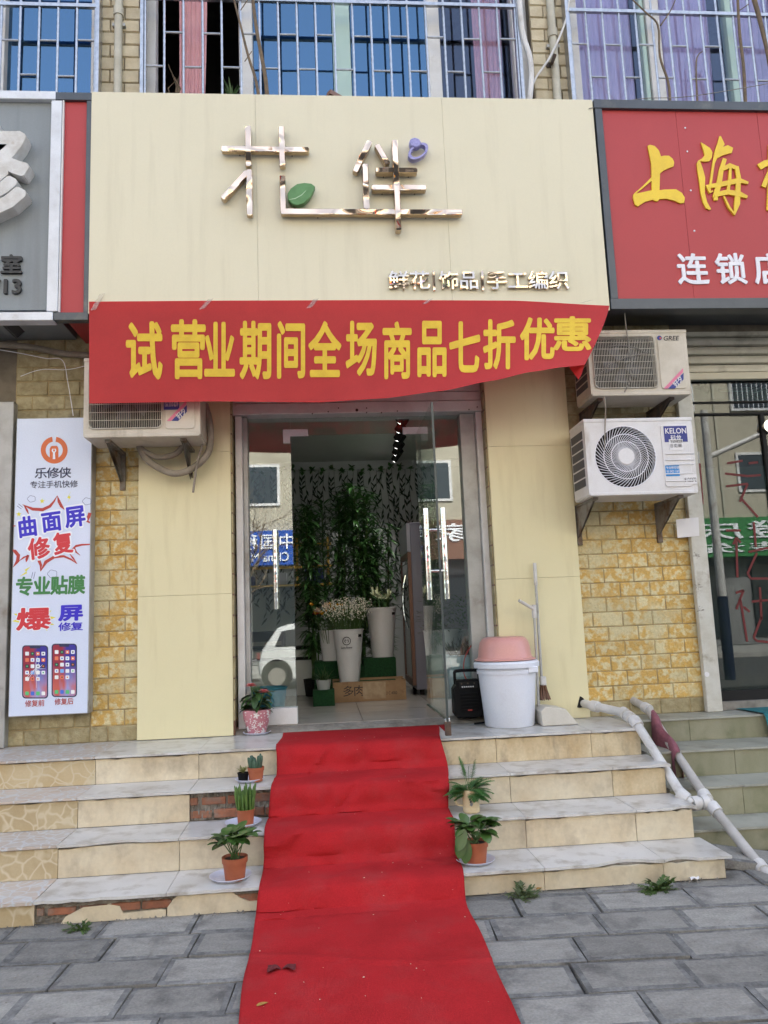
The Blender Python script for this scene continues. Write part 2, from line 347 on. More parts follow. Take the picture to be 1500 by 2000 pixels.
m_palegreen = flat('pale_green_frame', (176,202,196), .5)
m_pink = mat('pink_curtain', (.82,.46,.50), (.74,.38,.43), rough=.85, scale=4, transl=.2)
m_lilac = mat('lilac_curtain', (.70,.58,.80), (.62,.49,.73), rough=.85, scale=4, transl=.25)
m_room = flat('dim_room_wall', (92,84,74), .9)
m_carpet = mat('red_felt_carpet', (.42,.020,.024), (.35,.018,.021), rough=.95, scale=4, bump=.003, bscale=260, spec=.1, dirt=(.36,.034,.036), dscale=4.5, dlo=.5, dhi=.74, grain=.16, gscale=170)
m_litter = flat('pale_litter', (200,180,160), .8)
m_lintel = mat('white_shutter_box', (.62,.60,.59), (.54,.51,.5), rough=.5, scale=6, dirt=(.32,.22,.17), dscale=9, dlo=.66, dhi=.8)
m_wood = mat('brown_cabinet_frame', (.18,.085,.05), (.12,.055,.035), rough=.4, scale=5, stretch=(1,1,.2))

# ---------------------------------------------------------------- ground and street
ground = struct(MB().box(-40, 40, -9.3, 12, -.30, -.022).build('pavement', m_grout))
pv = []
for k in range(5):
    a, b = .205, .118; c = .017; h = rnd(.002, .004); j = lambda: rnd(-.006, .006)
    m = MB(); V = []
    for (sx, sy) in ((-1,-1),(1,-1),(1,1),(-1,1)): V.append((sx*a+j(), sy*b+j(), -.03))
    for i in range(4): V.append((V[i][0], V[i][1], -h))
    for i in range(4): V.append((V[i][0]*(1-.022/a), V[i][1]*(1-.022/b), 0))
    m.add(V, [(0,3,2,1)] + [(i, (i+1)%4, (i+1)%4+4, i+4) for i in range(4)] + [(8,9,10,11)] + [(i+4, (i+1)%4+4, (i+1)%4+8, i+8) for i in range(4)])
    me = m.mesh('paver', m_paver); me.materials.append(m_paveredge)
    for pl in me.polygons:
        if 6 <= pl.index: pl.material_index = 1
    pv.append(me)
ROT = R(-3); cR, sR = math.cos(ROT), math.sin(ROT)
for row in range(-2, 13):
    u_ = -3.3 + rnd(0,.3)
    while u_ < 3.5:
        ls = rnd(.84,1.12); u_ += .209*ls; v_ = -1.645 - row*.243 + rnd(-.003,.003); uc = u_; u_ += .209*ls
        x, y = uc*cR, uc*sR + v_
        if (y > -1.40 and x < 1.9) or abs(x) > 3.4: continue
        o = link('paver', random.choice(pv), ground, (x, y, rnd(-.006, .002)))
        o.scale.x = ls; o.rotation_euler = (rnd(-.010,.010), rnd(-.008,.008), ROT + rnd(-.008,.008) + (math.pi if random.random() < .5 else 0))
o = link('loose_slab', pv[0], ground, (2.22, -1.33, .035)); o.rotation_euler = (R(3), R(7), R(-14)); o.scale = (1, 1, 1.6)
road = struct(MB().box(-60, 60, -17, -9.3, -.35, -.15).build('road', mat('asphalt', (.06,.06,.062), (.045,.045,.047), rough=.9, scale=8, bump=.004, bscale=150)))
far_pave = struct(MB().box(-60, 60, -21.5, -17, -.34, -.02).build('far_pavement', mat('far_paving', (.3,.29,.27), (.24,.23,.22), rough=.9, scale=3)))
stuffg = struct(MB().box(-250, 250, -250, 250, -.6, -.4).build('ground', mat('city_ground', (.14,.13,.12), (.11,.1,.1), rough=.95, scale=.4)))

# ---------------------------------------------------------------- steps
Z = [.60, .437, .273, .108]              # tread heights, landing first
NY = [-.60, -.92, -1.225, -1.535]        # nosing lines
XR = 1.945
core = MB()
for k in range(4):
    back = .0 if k == 0 else NY[k-1]+.03
    core.box(-3.2, XR-.012, NY[k]+.035, back+.06, -.1, Z[k]-.014)
steps = struct(core.build('steps', m_mortar)); steps['kind'] = 'structure'
def jag(xa, xb, y, amp, n=14, p=.35, bite=None):
    out = []
    for i in range(n+1):
        t = i/n; x = xa+(xb-xa)*t; d = 0
        if 0 < i < n and random.random() < p: d = rnd(.2, 1)*amp
        if bite and bite[0] < t < bite[1]: d += bite[2]*math.sin(math.pi*(t-bite[0])/(bite[1]-bite[0])) + rnd(0,.004)
        out.append((x, y+d))
    return out
JX = [-3.17, -2.57, -1.97, -1.37, -.77, -.17, .43, 1.03, 1.63, XR]
for k in range(4):
    yb = (NY[k-1]+.018) if k else .10
    for i in range(len(JX)-1):
        xa, xb = JX[i]+.0015, JX[i+1]-.0015
        if i == 8: xb = XR + [.02, .03, .02, .03][k]
        patt = i < 3
        bite = None; amp = .006
        if k == 2 and i == 3: bite = (.25, .75, .03)
        if k == 3 and i == 7: bite = (.45, .95, .05)
        if k == 3 and i == 8: bite = (.0, .5, .035)
        if k == 3 and i in (3,): amp = .014
        if k == 2 and i == 8: bite = (.6, 1.0, .03)
        poly = jag(xa, xb, NY[k]-.006, amp, bite=bite) + [(xb, yb), (xa, yb)]
        if k == 0: poly[-2] = (xb, .10); poly[-1] = (xa, .10)
        o = MB().prismz(poly, Z[k]-.013, Z[k]+rnd(-.001,.001)).build('tread_tile', m_cobble_t if patt else m_tread, steps)
        # riser below this nosing
        zt, zb = Z[k]-.020, (Z[k+1]+.002 if k < 3 else .0)
        if k == 1 and i in (4, 5): 
            if i == 4: continue        # fallen tile: brickwork shows
        if k == 3 and i == 3:          # broken lower tiles
            MB().prism([(-1.25,.0),(-1.23,.03),(-1.15,.066),(-1.03,.07),(-.985,.06),(-.97,.028),(-.80,.035),(-.775,.03),(-.775,.0)], NY[k]+.012, NY[k]+.027).build('riser_tile', m_riser, steps); continue
        if k == 3 and i == 4:
            MB().prism([(-.768,.0),(-.768,.04),(-.74,.075),(-.72,.088),(-.47,.088),(-.43,.06),(-.39,.042),(-.172,.038),(-.172,.0)], NY[k]+.012, NY[k]+.027).build('riser_tile', m_riser, steps); continue
        mt = m_cobble_r if patt else (m_riser2 if (k == 0 and i >= 6) or (k == 1 and i == 8) else m_riser)
        top = [(xa+(xb-xa)*t/10, zt - (rnd(0,.008) if random.random() < .5 else 0)) for t in range(11)]
        xe = XR if i == 8 else xb
        top = [(min(x, xe), z) for x, z in top]
        MB().prism([(xa, zb), (xe, zb)][::-1] + top, NY[k]+.016+rnd(-.001,.002), NY[k]+.031).build('riser_tile', mt, steps)
# bricks left bare where tiles have fallen
def bricks(x0, x1, z0, z1, y, rows):
    h = (z1-z0)/rows
    for r_ in range(rows):
        x = x0 - rnd(0, .1)
        while x < x1:
            xe = min(x+rnd(.13,.15), x1); xs = max(x, x0)
            if xe-xs > .03:
                m = MB().box(xs, xe-.013, y+rnd(0,.014), y+.05, z0+r_*h+.008, z0+(r_+1)*h-.016-rnd(0,.008))
                m.build('brick', m_redbrick, steps, bevel=.006, seg=2)
            x += .142
bricks(-.767, -.2, Z[2]+.004, Z[1]-.018, NY[1]+.008, 2)
bricks(-1.36, -.2, .03, Z[3]-.017, NY[3]+.012, 1)
for (xa, xb, za, zb, yy) in ((-.768, -.2, Z[2]+.003, Z[1]-.016, NY[1]+.034), (-1.366, -.2, .0, Z[3]-.015, NY[3]+.036)):
    MB().grid(lambda u, v: (xa+(xb-xa)*u, yy - abs(math.sin(u*37+v*5)*math.sin(u*91))*.014 - rnd(0,.006), za+(zb-za)*v), 60, 12).build('mortar_face', m_mortar, steps, recalc=False)
# ragged end of the stair block
for k in range(4):
    m = MB(); z0 = 0 if k == 3 else Z[k+1]
    def endface(u, v, k=k, z0=z0):
        y = NY[k]+.02 + (.30 if k else .6)*u; z = (Z[k]-.02)*v + (z0-.12)*(1-v); return (XR-.008 + rnd(-.014,.012), y, max(z, -.02))
    m.grid(endface, 10, 6).build('rubble_face', m_concrete, steps, recalc=False)

# right hand neighbour's steps, set further back
NZ = [.60, .45, .29, .125]; NYr = [-.27, -.60, -.88, -1.14]
core2 = MB()
for k in range(4): core2.box(XR+.02, 5, NYr[k]+.02, .05 if k == 0 else NYr[k-1]+.05, -.1, NZ[k]-.013)
steps2 = struct(core2.build('neighbour_steps', m_concrete))
JR = [XR+.03, 2.42, 3.02, 3.62, 4.22, 4.8]
for k in range(4):
    for i in range(5):
        xa, xb = JR[i]+.0015, JR[i+1]-.0015; yb = .1 if k == 0 else NYr[k-1]+.02
        off = .12*(k % 2)
        if i: xa += off
        if i < 4: xb += off
        MB().prismz(jag(xa, xb, NYr[k]-.005, .004) + [(xb, yb), (xa, yb)], NZ[k]-.012, NZ[k]).build('tread_tile', m_greentread, steps2)
        MB().box(xa, xb, NYr[k]+.006, NYr[k]+.02, (NZ[k+1]+.001 if k < 3 else .0), NZ[k]-.0135).build('riser_tile', m_greenriser, steps2)

# ---------------------------------------------------------------- building shell
DX0, DX1 = -.63, 1.215      # door opening between the cladding panels
bld = thing('apartment_building', 'cream brick tiled apartment building with shops on its ground floor', 'building', (0, .3, 0))
W0, W1 = .012, .26
w_ = MB()
w_.box(-2.12, DX0-.012, W0, W1, .55, 3.6).box(DX1+.012, 2.68, W0, W1, .3, 3.6)
w_.box(DX0-.012, DX1+.012, W0, W1, 3.2, 3.6)
w_.build('wall', m_joint, bld)
up = MB(); up.box(-2.12, 2.62, .014, .26, 3.6, 4.9)            # behind the sign boards
up.box(-25, -2.12, .014, .26, 2.95, 4.9).box(2.62, 25, .014, .26, 3.42, 4.9)
WZ0, WZ1 = 4.9, 6.9
win = [(-3.2, -1.615), (-1.255, 1.765), (2.08, 3.95)]           # window openings
xs = [-25] + [v for a in win for v in a] + [25]
for i in range(0, len(xs), 2): up.box(xs[i], xs[i+1], .014, .26, WZ0, WZ1)
up.box(-25, 25, .014, .26, WZ1, 8.3)
up.build('upper_wall', m_upjoint, bld)
MB().box(-25, 25, .3, 9.5, 3.46, 8.3).build('upper_storeys', m_room, bld) if False else None
sh = MB(); sh.box(-25, 25, 8.6, 8.8, 0, 8.3).box(-25, 25, -.02, 8.8, 8.3, 8.5); sh.box(-25, -24.8, .27, 8.6, 0, 8.3).box(24.8, 25, .27, 8.6, 0, 8.3)
sh.box(-24.8, 24.8, .27, 8.6, 3.46, 3.6); sh.box(-25, -5.5, .012, .26, 0, 2.95).box(5.5, 25, .012, .26, 0, 3.42)
sh.build('roof_and_rear', m_upjoint, bld)
fl = MB().box(-24.8, 24.8, 3.0, 3.1, 3.6, 8.3); fl.build('upper_room_wall', m_room, bld)
# upper facing bricks (two pillars between the windows)
def tilemesh(wd, h, d, mt, nm='brick_tile', n=4):
    out = []
    for _ in range(n):
        m = MB(); a, b = wd/2, h/2; c = .006
        V = [(-a,0,-b),(a,0,-b),(a,0,b),(-a,0,b),(-a+c,-d,-b+c),(a-c,-d,-b+c),(a-c,-d,b-c),(-a+c,-d,b-c)]
        V = [(x+rnd(-.0015,.0015), y+(rnd(-.002,.002) if y else 0), z+rnd(-.0015,.0015)) for x, y, z in V]
        m.add(V, [(4,5,6,7),(0,1,5,4),(1,2,6,5),(2,3,7,6),(3,0,4,7),(0,3,2,1)]); out.append(m.mesh(nm, mt))
    return out
def course(x0, x1, z0, z1, wd, h, gapx, meshes, skip=None, d=.012, Yw=.013, split=None):
    r_ = 0; z = z0
    while z < z1-.02:
        x = x0 - (0 if r_ % 2 else wd*.5)
        while x < x1-.02:
            a, b = max(x, x0), min(x+wd, x1)
            if b-a > .035 and not (skip and skip((a+b)/2, z+h/2)):
                s = meshes(z) if callable(meshes) else meshes
                o = link('brick_tile', random.choice(s), bld, ((a+b)/2, Yw, z+h/2)); o.scale.x = (b-a)/wd
            x += wd+gapx
        z += h+gapx; r_ += 1
tb = tilemesh(.214, .100, .013, m_upbrick)
course(-1.61, -1.26, 5.0, 6.55, .214, .100, .006, tb, Yw=.014)
course(1.77, 2.075, 5.0, 6.55, .214, .100, .006, tb, Yw=.014)
to = tilemesh(.215, .099, .007, m_ochre); tc = tilemesh(.215, .099, .007, m_creamtile)
course(1.80, 2.675, .60, 3.5, .215, .099, .005, lambda z: to if .7 < z < 2.16 else tc)
lb0 = rect(24, 815, 178, 1399, -.1)
course(-2.115, -1.58, .60, 3.45, .215, .099, .005, lambda z: tc, skip=lambda x, z: .92 < z < 2.72)
course(-1.572, -.64, .60, 3.45, .215, .099, .005, lambda z: to if .66 < z < 2.75 else tc, skip=lambda x, z: x > -1.16 and z < 2.9)
# ---------------------------------------------------------------- upper windows
def pleats(x0, x1, z0, z1, y, n, mt, name, parent, pinch=0):
    def fn(u, v):
        k = 1 - pinch*(1-v)**2
        return (x0+(x1-x0)*(u*k), y + .006*math.sin(u*n*6.283) + .0018*math.sin(u*n*15+v*3), z0+(z1-z0)*v)
    return MB().grid(fn, n*8, 8).build(name, mt, parent, smooth=True, recalc=False)
def window(x0, x1, bars, panes, curtains, nm):
    fr = MB(); y0, y1 = .10, .17
    fr.box(x0, x1, y0, y1, WZ0-.001, WZ0+.07).box(x0, x1, y0, y1, WZ1-.07, WZ1+.001)
    wp = fr.build('window', m_white, bld)
    for (a, b, mt, dy) in bars:
        MB().box(a, b, y0-dy, y1+.01, WZ0+.005, WZ1-.005).build('frame_post', mt, wp, bevel=.004)
    for (a, b) in panes: MB().box(a, b, .135, .141, WZ0+.06, WZ1-.06).build('pane', m_cleargl if nm == 'c' or (nm == 'b' and a > .9) else m_bluegl, wp)
    for (a, b, mt, n, pin) in curtains: pleats(a, b, WZ0-.1, WZ1, .24, n, mt, 'curtain', wp, pin)
X = lambda px: at(px, 95, .12).x
window(win[0][0], win[0][1], [(X(-4), X(14), m_white, .03), (X(181), win[0][1]+.001, m_white, .02), (X(-200), X(-180), m_white, .02)],
       [(X(12), X(183)), (X(-185), X(0))], [(X(92), X(184), m_lilac, 8, .15), (X(-160), X(-40), m_lilac, 7, 0)], 'a')
window(win[1][0], win[1][1], [(win[1][0]-.001, X(306), m_white, .02), (X(468), X(494), m_white, .03), (X(650), X(684), m_palegreen, .01), (X(834), X(858), m_white, .03), (X(1000), win[1][1]+.001, m_white, .02)],
       [(X(490), X(653)), (X(680), X(838)), (X(855), X(1003))], [(X(345), X(402), m_pink, 6, .25), (X(932), X(990), m_pink, 6, .2)], 'b')
window(win[2][0], win[2][1], [(win[2][0]-.001, X(1128), m_white, .02), (X(1262), X(1288), m_white, .03), (X(1252), X(1260), m_palegreen, .01), (X(1420), X(1432), m_palegreen, .01), (X(1560), X(1580), m_white, .02)],
       [(X(1126), X(1266)), (X(1284), X(1426)), (X(1428), X(1562))], [(X(1128), X(1248), m_lilac, 9, .05), (X(1290), X(1405), m_lilac, 8, .1), (X(1435), X(1545), m_lilac, 8, .1)], 'c')
# stuff on the middle window sill and the grilles
def grille(x0, x1, n, zrail, phase, lab, yoff=-.06):
    g = thing('window_grille', lab, 'window grille', ((x0+x1)/2, yoff, 4.95), 'security grilles over the upstairs windows')
    sp = (x1-x0)/n
    vb = MB(); 
    pts = [(0, 0, 4.9 + i*.025) for i in range(69)]
    vb.tube(pts, [.0088 + (.0012 if i % 2 else 0) for i in range(69)], 8); me = vb.mesh('upright_bar', m_brushed, smooth=True)
    for i in range(n+1): link('upright_bar', me, g, (x0+i*sp, yoff, 0))
    rm = MB().tube([(0,0,0), (sp-.018,0,0)], .0085, 8).mesh('rung', m_brushed, smooth=True)
    for i in range(n):
        for k in range(5):
            if (i+k+phase) % 2 == 0:
                z = zrail - .29*(k+1)
                o = link('rung', rm, g, (x0+i*sp+.009, yoff, z + rnd(-.006,.006))); o.rotation_euler = (0, rnd(-.01,.01), 0)
    for z in (zrail, zrail+.36, 4.93): MB().box(x0-.02, x1+.02, yoff-.014, yoff+.014, z-.014, z+.014).build('rail', m_brushed, g)
    for x in (x0-.02, x1+.02): MB().box(x-.012, x+.012, yoff-.02, yoff+.09, 4.9, 6.6).build('side_post', m_brushed, g)
GX = lambda px: at(px, 95, -.06).x
grille(GX(283), GX(1010), 20, 6.09, 1, 'long steel grille over the middle window with pink curtains')
grille(GX(-150), GX(186), 9, 6.0, 0, 'steel grille over the upstairs window beside the grey sign')
grille(GX(1116), GX(1480)+.5, 15, 6.07, 0, 'steel grille over the upstairs window with lilac curtains above red sign')
# ---------------------------------------------------------------- sign boards
SY = -.55
x0, x1, z0, z1 = -1.465, 1.998, 3.36, 4.93
sg = thing('shop_sign_board', 'cream sign board with mirror gold characters and a green leaf above the shop door', 'sign', ((x0+x1)/2, SY, z0))
seams = [x0, at(500, 300, SY).x, at(868, 300, SY).x, x1]
for i in range(3):
    MB().box(seams[i]+.0006, seams[i+1]-.0006, SY, SY+.012, z0, z1).build('sign_sheet', m_sign, sg, bevel=.0006)
MB().box(x0+.004, x1-.004, SY+.0125, .012, z0+.004, z1-.004).build('sign_box', m_seam, sg)
LYb, LYf = SY-.018, SY-.062          # characters stand off the board on pins
def zs(p): v = at(400+p[0]/2.885, 220+p[1]/2.885, LYf); return (v.x, v.z)
def cbar(p, q, wd, dy=0):
    a, b = zs(p), zs(q); A = Vector(a); B = Vector(b); t = (B-A).normalized(); nn = Vector((-t.y, t.x))*wd/2; e = t*.006
    m = MB(); m.prism([tuple(A-nn+e), tuple(B-nn-e), tuple(B-nn*.5), tuple(B+nn*.5), tuple(B+nn-e), tuple(A+nn+e), tuple(A+nn*.5), tuple(A-nn*.5)], LYf-dy, LYb)
    o = m.build('character_stroke', m_gold, sg, bevel=.003); o.data.materials.append(m_goldside)
    for pl in o.data.polygons:
        if pl.normal.y > -.5: pl.material_index = 1
    for f in (.2, .8):
        c = A.lerp(B, f); pin.tube([(c.x, LYb-.002, c.y-.012), (c.x, SY+.002, c.y-.012)], .004, 6)
pin = MB(); WD = .039
for i, (p, q) in enumerate([((92,200),(588,207)), ((242,72),(245,302)), ((431,74),(437,302)), ((98,486),(240,330)), ((250,318),(252,578)), ((437,352),(442,560)), ((428,556),(1452,561)),
             ((845,335),(930,158)), ((903,288),(912,545)), ((968,180),(1032,292)), ((962,326),(1198,326)), ((940,423),(1248,423)), ((1070,155),(1092,668))]):
    cbar(p, q, WD, .0007*i)
pin.build('stand_off_pin', m_rustdark, sg)
lf = [zs(p) for p in ((470,490),(465,455),(485,425),(520,400),(560,394),(600,398),(622,415),(610,445),(590,480),(560,510),(520,523),(490,512))]
MB().prism(lf, LYf, LYb).build('leaf_emblem', m_leafgreen, sg, bevel=.004)
vein = [zs(p) for p in ((476,490),(510,484),(545,465),(570,440))]
MB().stroke(vein, [.002,.005,.005,.002], LYf-.002, LYf-.0005).build('leaf_vein', flat('vein', (190,215,180), .5), sg)
rc = zs((1203,215)); ring = MB(); n = 32; V = []
for k in range(n):
    a = 2*math.pi*k/n; c_, s_ = math.cos(a), math.sin(a)
    for rr in (1, .74):
        ex, ez = .080*rr*c_, .048*rr*s_; tl = R(38)
        V.append((rc[0]+ex*math.cos(tl)-ez*math.sin(tl), rc[1]+ex*math.sin(tl)+ez*math.cos(tl)))
vs2 = [(x, LYf, z) for x, z in V] + [(x, LYb, z) for x, z in V]; fs2 = []
for k in range(n):
    a, b = 2*k, 2*((k+1) % n); fs2 += [(a, b, b+1, a+1), (a+2*n, a+1+2*n, b+1+2*n, b+2*n), (a, a+2*n, b+2*n, b), (a+1, b+1, b+1+2*n, a+1+2*n)]
rg = ring.add(vs2, fs2).build('ring_emblem', m_ring, sg)
gc = zs((1185,170)); MB().prism([(gc[0]+.042*math.cos(k*math.pi/4), gc[1]+.038*math.sin(k*math.pi/4)) for k in range(8)], LYf-.008, LYb).build('ring_stone', m_ring, sg, bevel=.006)
for t, (a, b, y0_, y1_) in (('鲜花', (761, 838, 530, 564)), ('饰品', (860, 933, 530, 564)), ('手工编织', (953, 1110, 530, 564))):
    letters(t, rect(a, y0_, b, y1_, SY-.03), SY-.004, .022, m_goldsmall, sg, bold=.012, name='small_character', gap=.12)
for a in (848, 943):
    q = rect(a-2, 528, a+2, 566, SY-.03); MB().box(q[0], q[1], SY-.026, SY-.004, q[2], q[3]).build('divider_bar', m_gold, sg)
# stack of slats lying on the top edge of the board
MB().box(at(672,178,-.5).x, at(878,183,-.5).x, -.5, -.2, 4.932, 4.965).build('flat_lid', m_alu2) 
tag(bpy.data.objects['flat_lid'], 'pale flat metal lid lying on the top edge of cream sign board', 'lid')
a = at(641,166,-.5); o = MB().bar((a.x, -.5, 4.985), (a.x+.13, -.42, 4.965), .05, .035).build('timber_offcut', m_wood); tag(o, 'short brown timber offcut resting on the sign board top', 'timber')
MB().box(a.x+.02, a.x+.12, -.47, -.40, 4.931, 4.948).build('spacer', m_wood, o)

# left grey sign with its narrow red strip
gs = thing('grey_sign_board', 'grey phone repair sign with big white letters and white metal frame', 'sign', (-2.6, SY, 3.36))
q = rect(-200, 200, 98, 600, SY+.03)
MB().box(-3.4, at(98,400,SY).x+.01, SY+.03, .012, 3.40, 4.90).build('sign_sheet', m_greypanel, gs)
xa, xb = at(96,400,SY).x, at(117,400,SY).x
MB().box(xa, xb, SY-.005, SY+.08, 3.376, 4.86).build('frame_post', m_alu, gs, bevel=.003)
MB().box(-3.4, at(104,400,SY).x, SY-.008, SY+.08, 4.865, 4.925).build('frame_rail', m_alu, gs, bevel=.003)
MB().box(-3.4, at(104,600,SY).x, SY-.008, SY+.08, 3.315, 3.371).build('frame_rail', m_alu, gs, bevel=.003)
bx = (at(-118,340,SY-.06).x, at(47,340,SY-.06).x, at(0,432,SY-.06).z, at(0,245,SY-.06).z)
letters('修', bx, SY+.03, .10, m_oldwhite, gs, bold=.035, name='raised_letter', gap=0)
letters('室', rect(1, 497, 40, 533, SY), SY+.03, .02, m_black, gs, bold=.03, gap=0)
letters('713', rect(-24, 543, 40, 572, SY), SY+.03, .02, m_black, gs, bold=.025, fit=True)
rs = thing('red_strip_sign', 'narrow red sign strip in a dark grey frame beside the cream board', 'sign', (-1.6, SY, 3.36))
xa, xb, xc, xd = at(117.5,400,SY).x, at(121,400,SY).x, at(166,400,SY).x, at(176.5,400,SY).x
MB().box(xb, xc+.006, SY+.02, .012, 3.37, 4.88).build('sign_sheet', m_red, rs)
MB().box(xa+.002, xb-.001, SY+.0, SY+.05, 3.372, 4.865).build('edge_trim', m_white, rs)
MB().box(xc, xd-.004, SY, SY+.06, 3.37, 4.865).build('frame_post', m_greyframe, rs, bevel=.002)
MB().box(at(105,180,SY).x, xd-.003, SY-.003, SY+.06, 4.866, 4.922).build('frame_rail', m_greyframe, rs, bevel=.002)
MB().box(at(105,600,SY).x, xd-.003, SY-.003, SY+.06, 3.318, 3.369).build('frame_rail', m_greyframe, rs, bevel=.002)
# right red sign
RY = SY
rsn = thing('red_chain_store_sign', 'large red sign with yellow brush characters in a dark grey frame', 'sign', (3.2, RY, 3.36))
xl = 2.012
MB().box(xl, xl+.05, RY-.004, RY+.09, 3.442, 4.862).build('frame_post', m_greyframe, rsn, bevel=.002)
MB().box(xl-.006, 4.6, RY-.008, RY+.1, 4.863, 4.93).build('frame_rail', m_greyframe, rsn, bevel=.002)
MB().box(xl-.006, 4.6, RY-.008, RY+.1, 3.365, 3.440).build('frame_rail', m_greyframe, rsn, bevel=.002)
sx = [xl+.05, at(1340, 400, RY).x, at(1502, 400, RY).x, 4.6]
for i in range(3): MB().box(sx[i]+.001, sx[i+1]-.001, RY+.018, RY+.03, 3.438, 4.866).build('sign_sheet', m_red, rsn, bevel=.0006)
MB().box(xl+.01, 4.58, RY+.031, .010, 3.47, 4.86).build('sign_box', m_greyframe, rsn)
for py in (250, 296, 372, 451):
    c = at(1338 + (py-250)*.09, py, RY+.016); MB().lathe([(.007,0),(.006,.003),(0,.004)], (0,0,0), 10).build('screw', m_whiteacr, rsn).matrix_basis = Matrix.Translation(c) @ Matrix.Rotation(R(90), 4, 'X')
def zr(p): v = at(1160+p[0]/4.347, 180+p[1]/4.347, RY); return (v.x, v.z)
def br(pts, ws, k): MB().stroke([zr(p) for p in pts], [q/4.347*4.9/1500 for q in ws], RY+.006-.0006*k, RY+.0165)
CH1 = [[(460,450),(478,442),(520,452),(555,490),(572,540),(600,535),(640,535),(672,560),(685,590),(680,625),(640,640),(595,660),(565,685),(560,828),(600,822),(700,820),(750,850),(775,890),(770,935),(740,940),(690,918),(620,900),(560,903),(550,918),(530,922),(505,908),(440,925),(375,965),(352,950),(335,890),(338,862),(495,828),(490,600),(470,500)]]
c1 = MB()
for P_ in CH1: c1.prism([zr(p) for p in P_], RY+.006, RY+.0165)
sw = lambda pts, ws, k, m: m.stroke([zr(p) for p in pts], [q/4.347*4.9/1500 for q in ws], RY+.0056-.0005*k, RY+.016)
sw([(345,862),(420,800),(498,728)], [10,16,26], 1, c1); c1.build('brush_character', m_yellow, rsn)
c2 = MB()
c2.prism([zr(p) for p in ((912,420),(945,440),(990,470),(1010,505),(1005,550),(985,580),(950,585),(905,580),(930,650),(948,720),(945,850),(965,930),(1000,990),(985,995),(955,980),(930,930),(910,850),(900,760),(882,650),(878,600),(890,576),(920,560),(945,530),(935,490))], RY+.006, RY+.0165)
for k, (pts, ws) in enumerate([([(1075,368),(1085,430),(1050,500),(1020,600),(985,840)], [14,70,46,24,20]), ([(1040,545),(1075,505),(1150,480),(1180,490)], [40,76,84,56]), ([(1115,560),(1085,660),(1065,780),(1035,880),(1040,915)], [38,44,50,50,34]),
     ([(1095,650),(1160,618),(1215,640)], [34,46,40]), ([(1215,625),(1232,720),(1225,860),(1220,940),(1196,1040)], [38,44,50,56,12]), ([(958,800),(1080,780),(1240,745),(1314,768)], [34,46,52,24]),
     ([(1024,870),(1140,845),(1240,862),(1306,888)], [40,50,54,26]), ([(1162,640),(1156,740),(1140,845)], [22,30,28]), ([(1198,1035),(1150,975),(1106,880)], [16,22,14]), ([(965,800),(990,850),(1010,835)], [20,22,16])]): sw(pts, ws, k, c2)
c2.build('brush_character', m_yellow, rsn)
c3 = MB()
for k, (pts, ws) in enumerate([([(1408,630),(1460,600),(1560,570)], [60,62,40]), ([(1500,440),(1505,700),(1490,1000)], [30,50,40]), ([(1445,800),(1475,720),(1500,650)], [44,40,20]), ([(1560,640),(1640,620),(1760,600)], [40,50,40]), ([(1660,480),(1650,760),(1600,960)], [34,50,20])]): sw(pts, ws, k, c3)
c3.build('brush_character', m_yellow, rsn)
letters('连锁店', rect(1327, 496, 1531, 554, RY), RY+.0175, .009, m_whiteacr, rsn, bold=.02, gap=.28)
# ---------------------------------------------------------------- red banner
def lerp_tab(tab, x):
    for (a, va), (b, vb) in zip(tab, tab[1:]):
        if x <= b:
            t = max(0, (x-a)/(b-a)); t = t*t*(3-2*t)*.4 + t*.6
            return va+(vb-va)*t
    return tab[-1][1]
TOP = [(174,589),(450,587),(750,586),(1000,587),(1192,597)]
BOT = [(174,788),(420,784),(620,786),(750,778),(860,764),(960,744),(1040,726),(1100,717),(1150,712)]
YB = [(174,0),(600,-.03),(800,-.10),(960,-.19),(1060,-.24),(1150,-.25)]
def ban(u, v):                      # u 0..1 left to right, v 0 top .. 1 bottom
    xt = 174 + (1190-174)*u; xb = 174 + (1142-174)*u
    yt = lerp_tab(TOP, xt); yb = lerp_tab(BOT, xb); s = v*v*.35 + v*.65
    px = xt+(xb-xt)*v**1.3 - 0; py = yt+(yb-yt)*v
    Y = SY-.006 + lerp_tab(YB, xb)*s + .006*math.sin(u*23+v*3)*v*min(1, v*3) + .010*math.sin(u*7.5-1.2*v)*v
    return at(px, py, min(Y, SY-.004 - .004*v))
bn = thing('promotion_banner', 'red cloth banner with yellow promotion characters hanging below the cream sign', 'banner', at(680, 790, SY))
def bf(u, v): return ban(u, v)
MB().grid(bf, 110, 22).build('cloth', m_banner, bn, smooth=True, recalc=False)
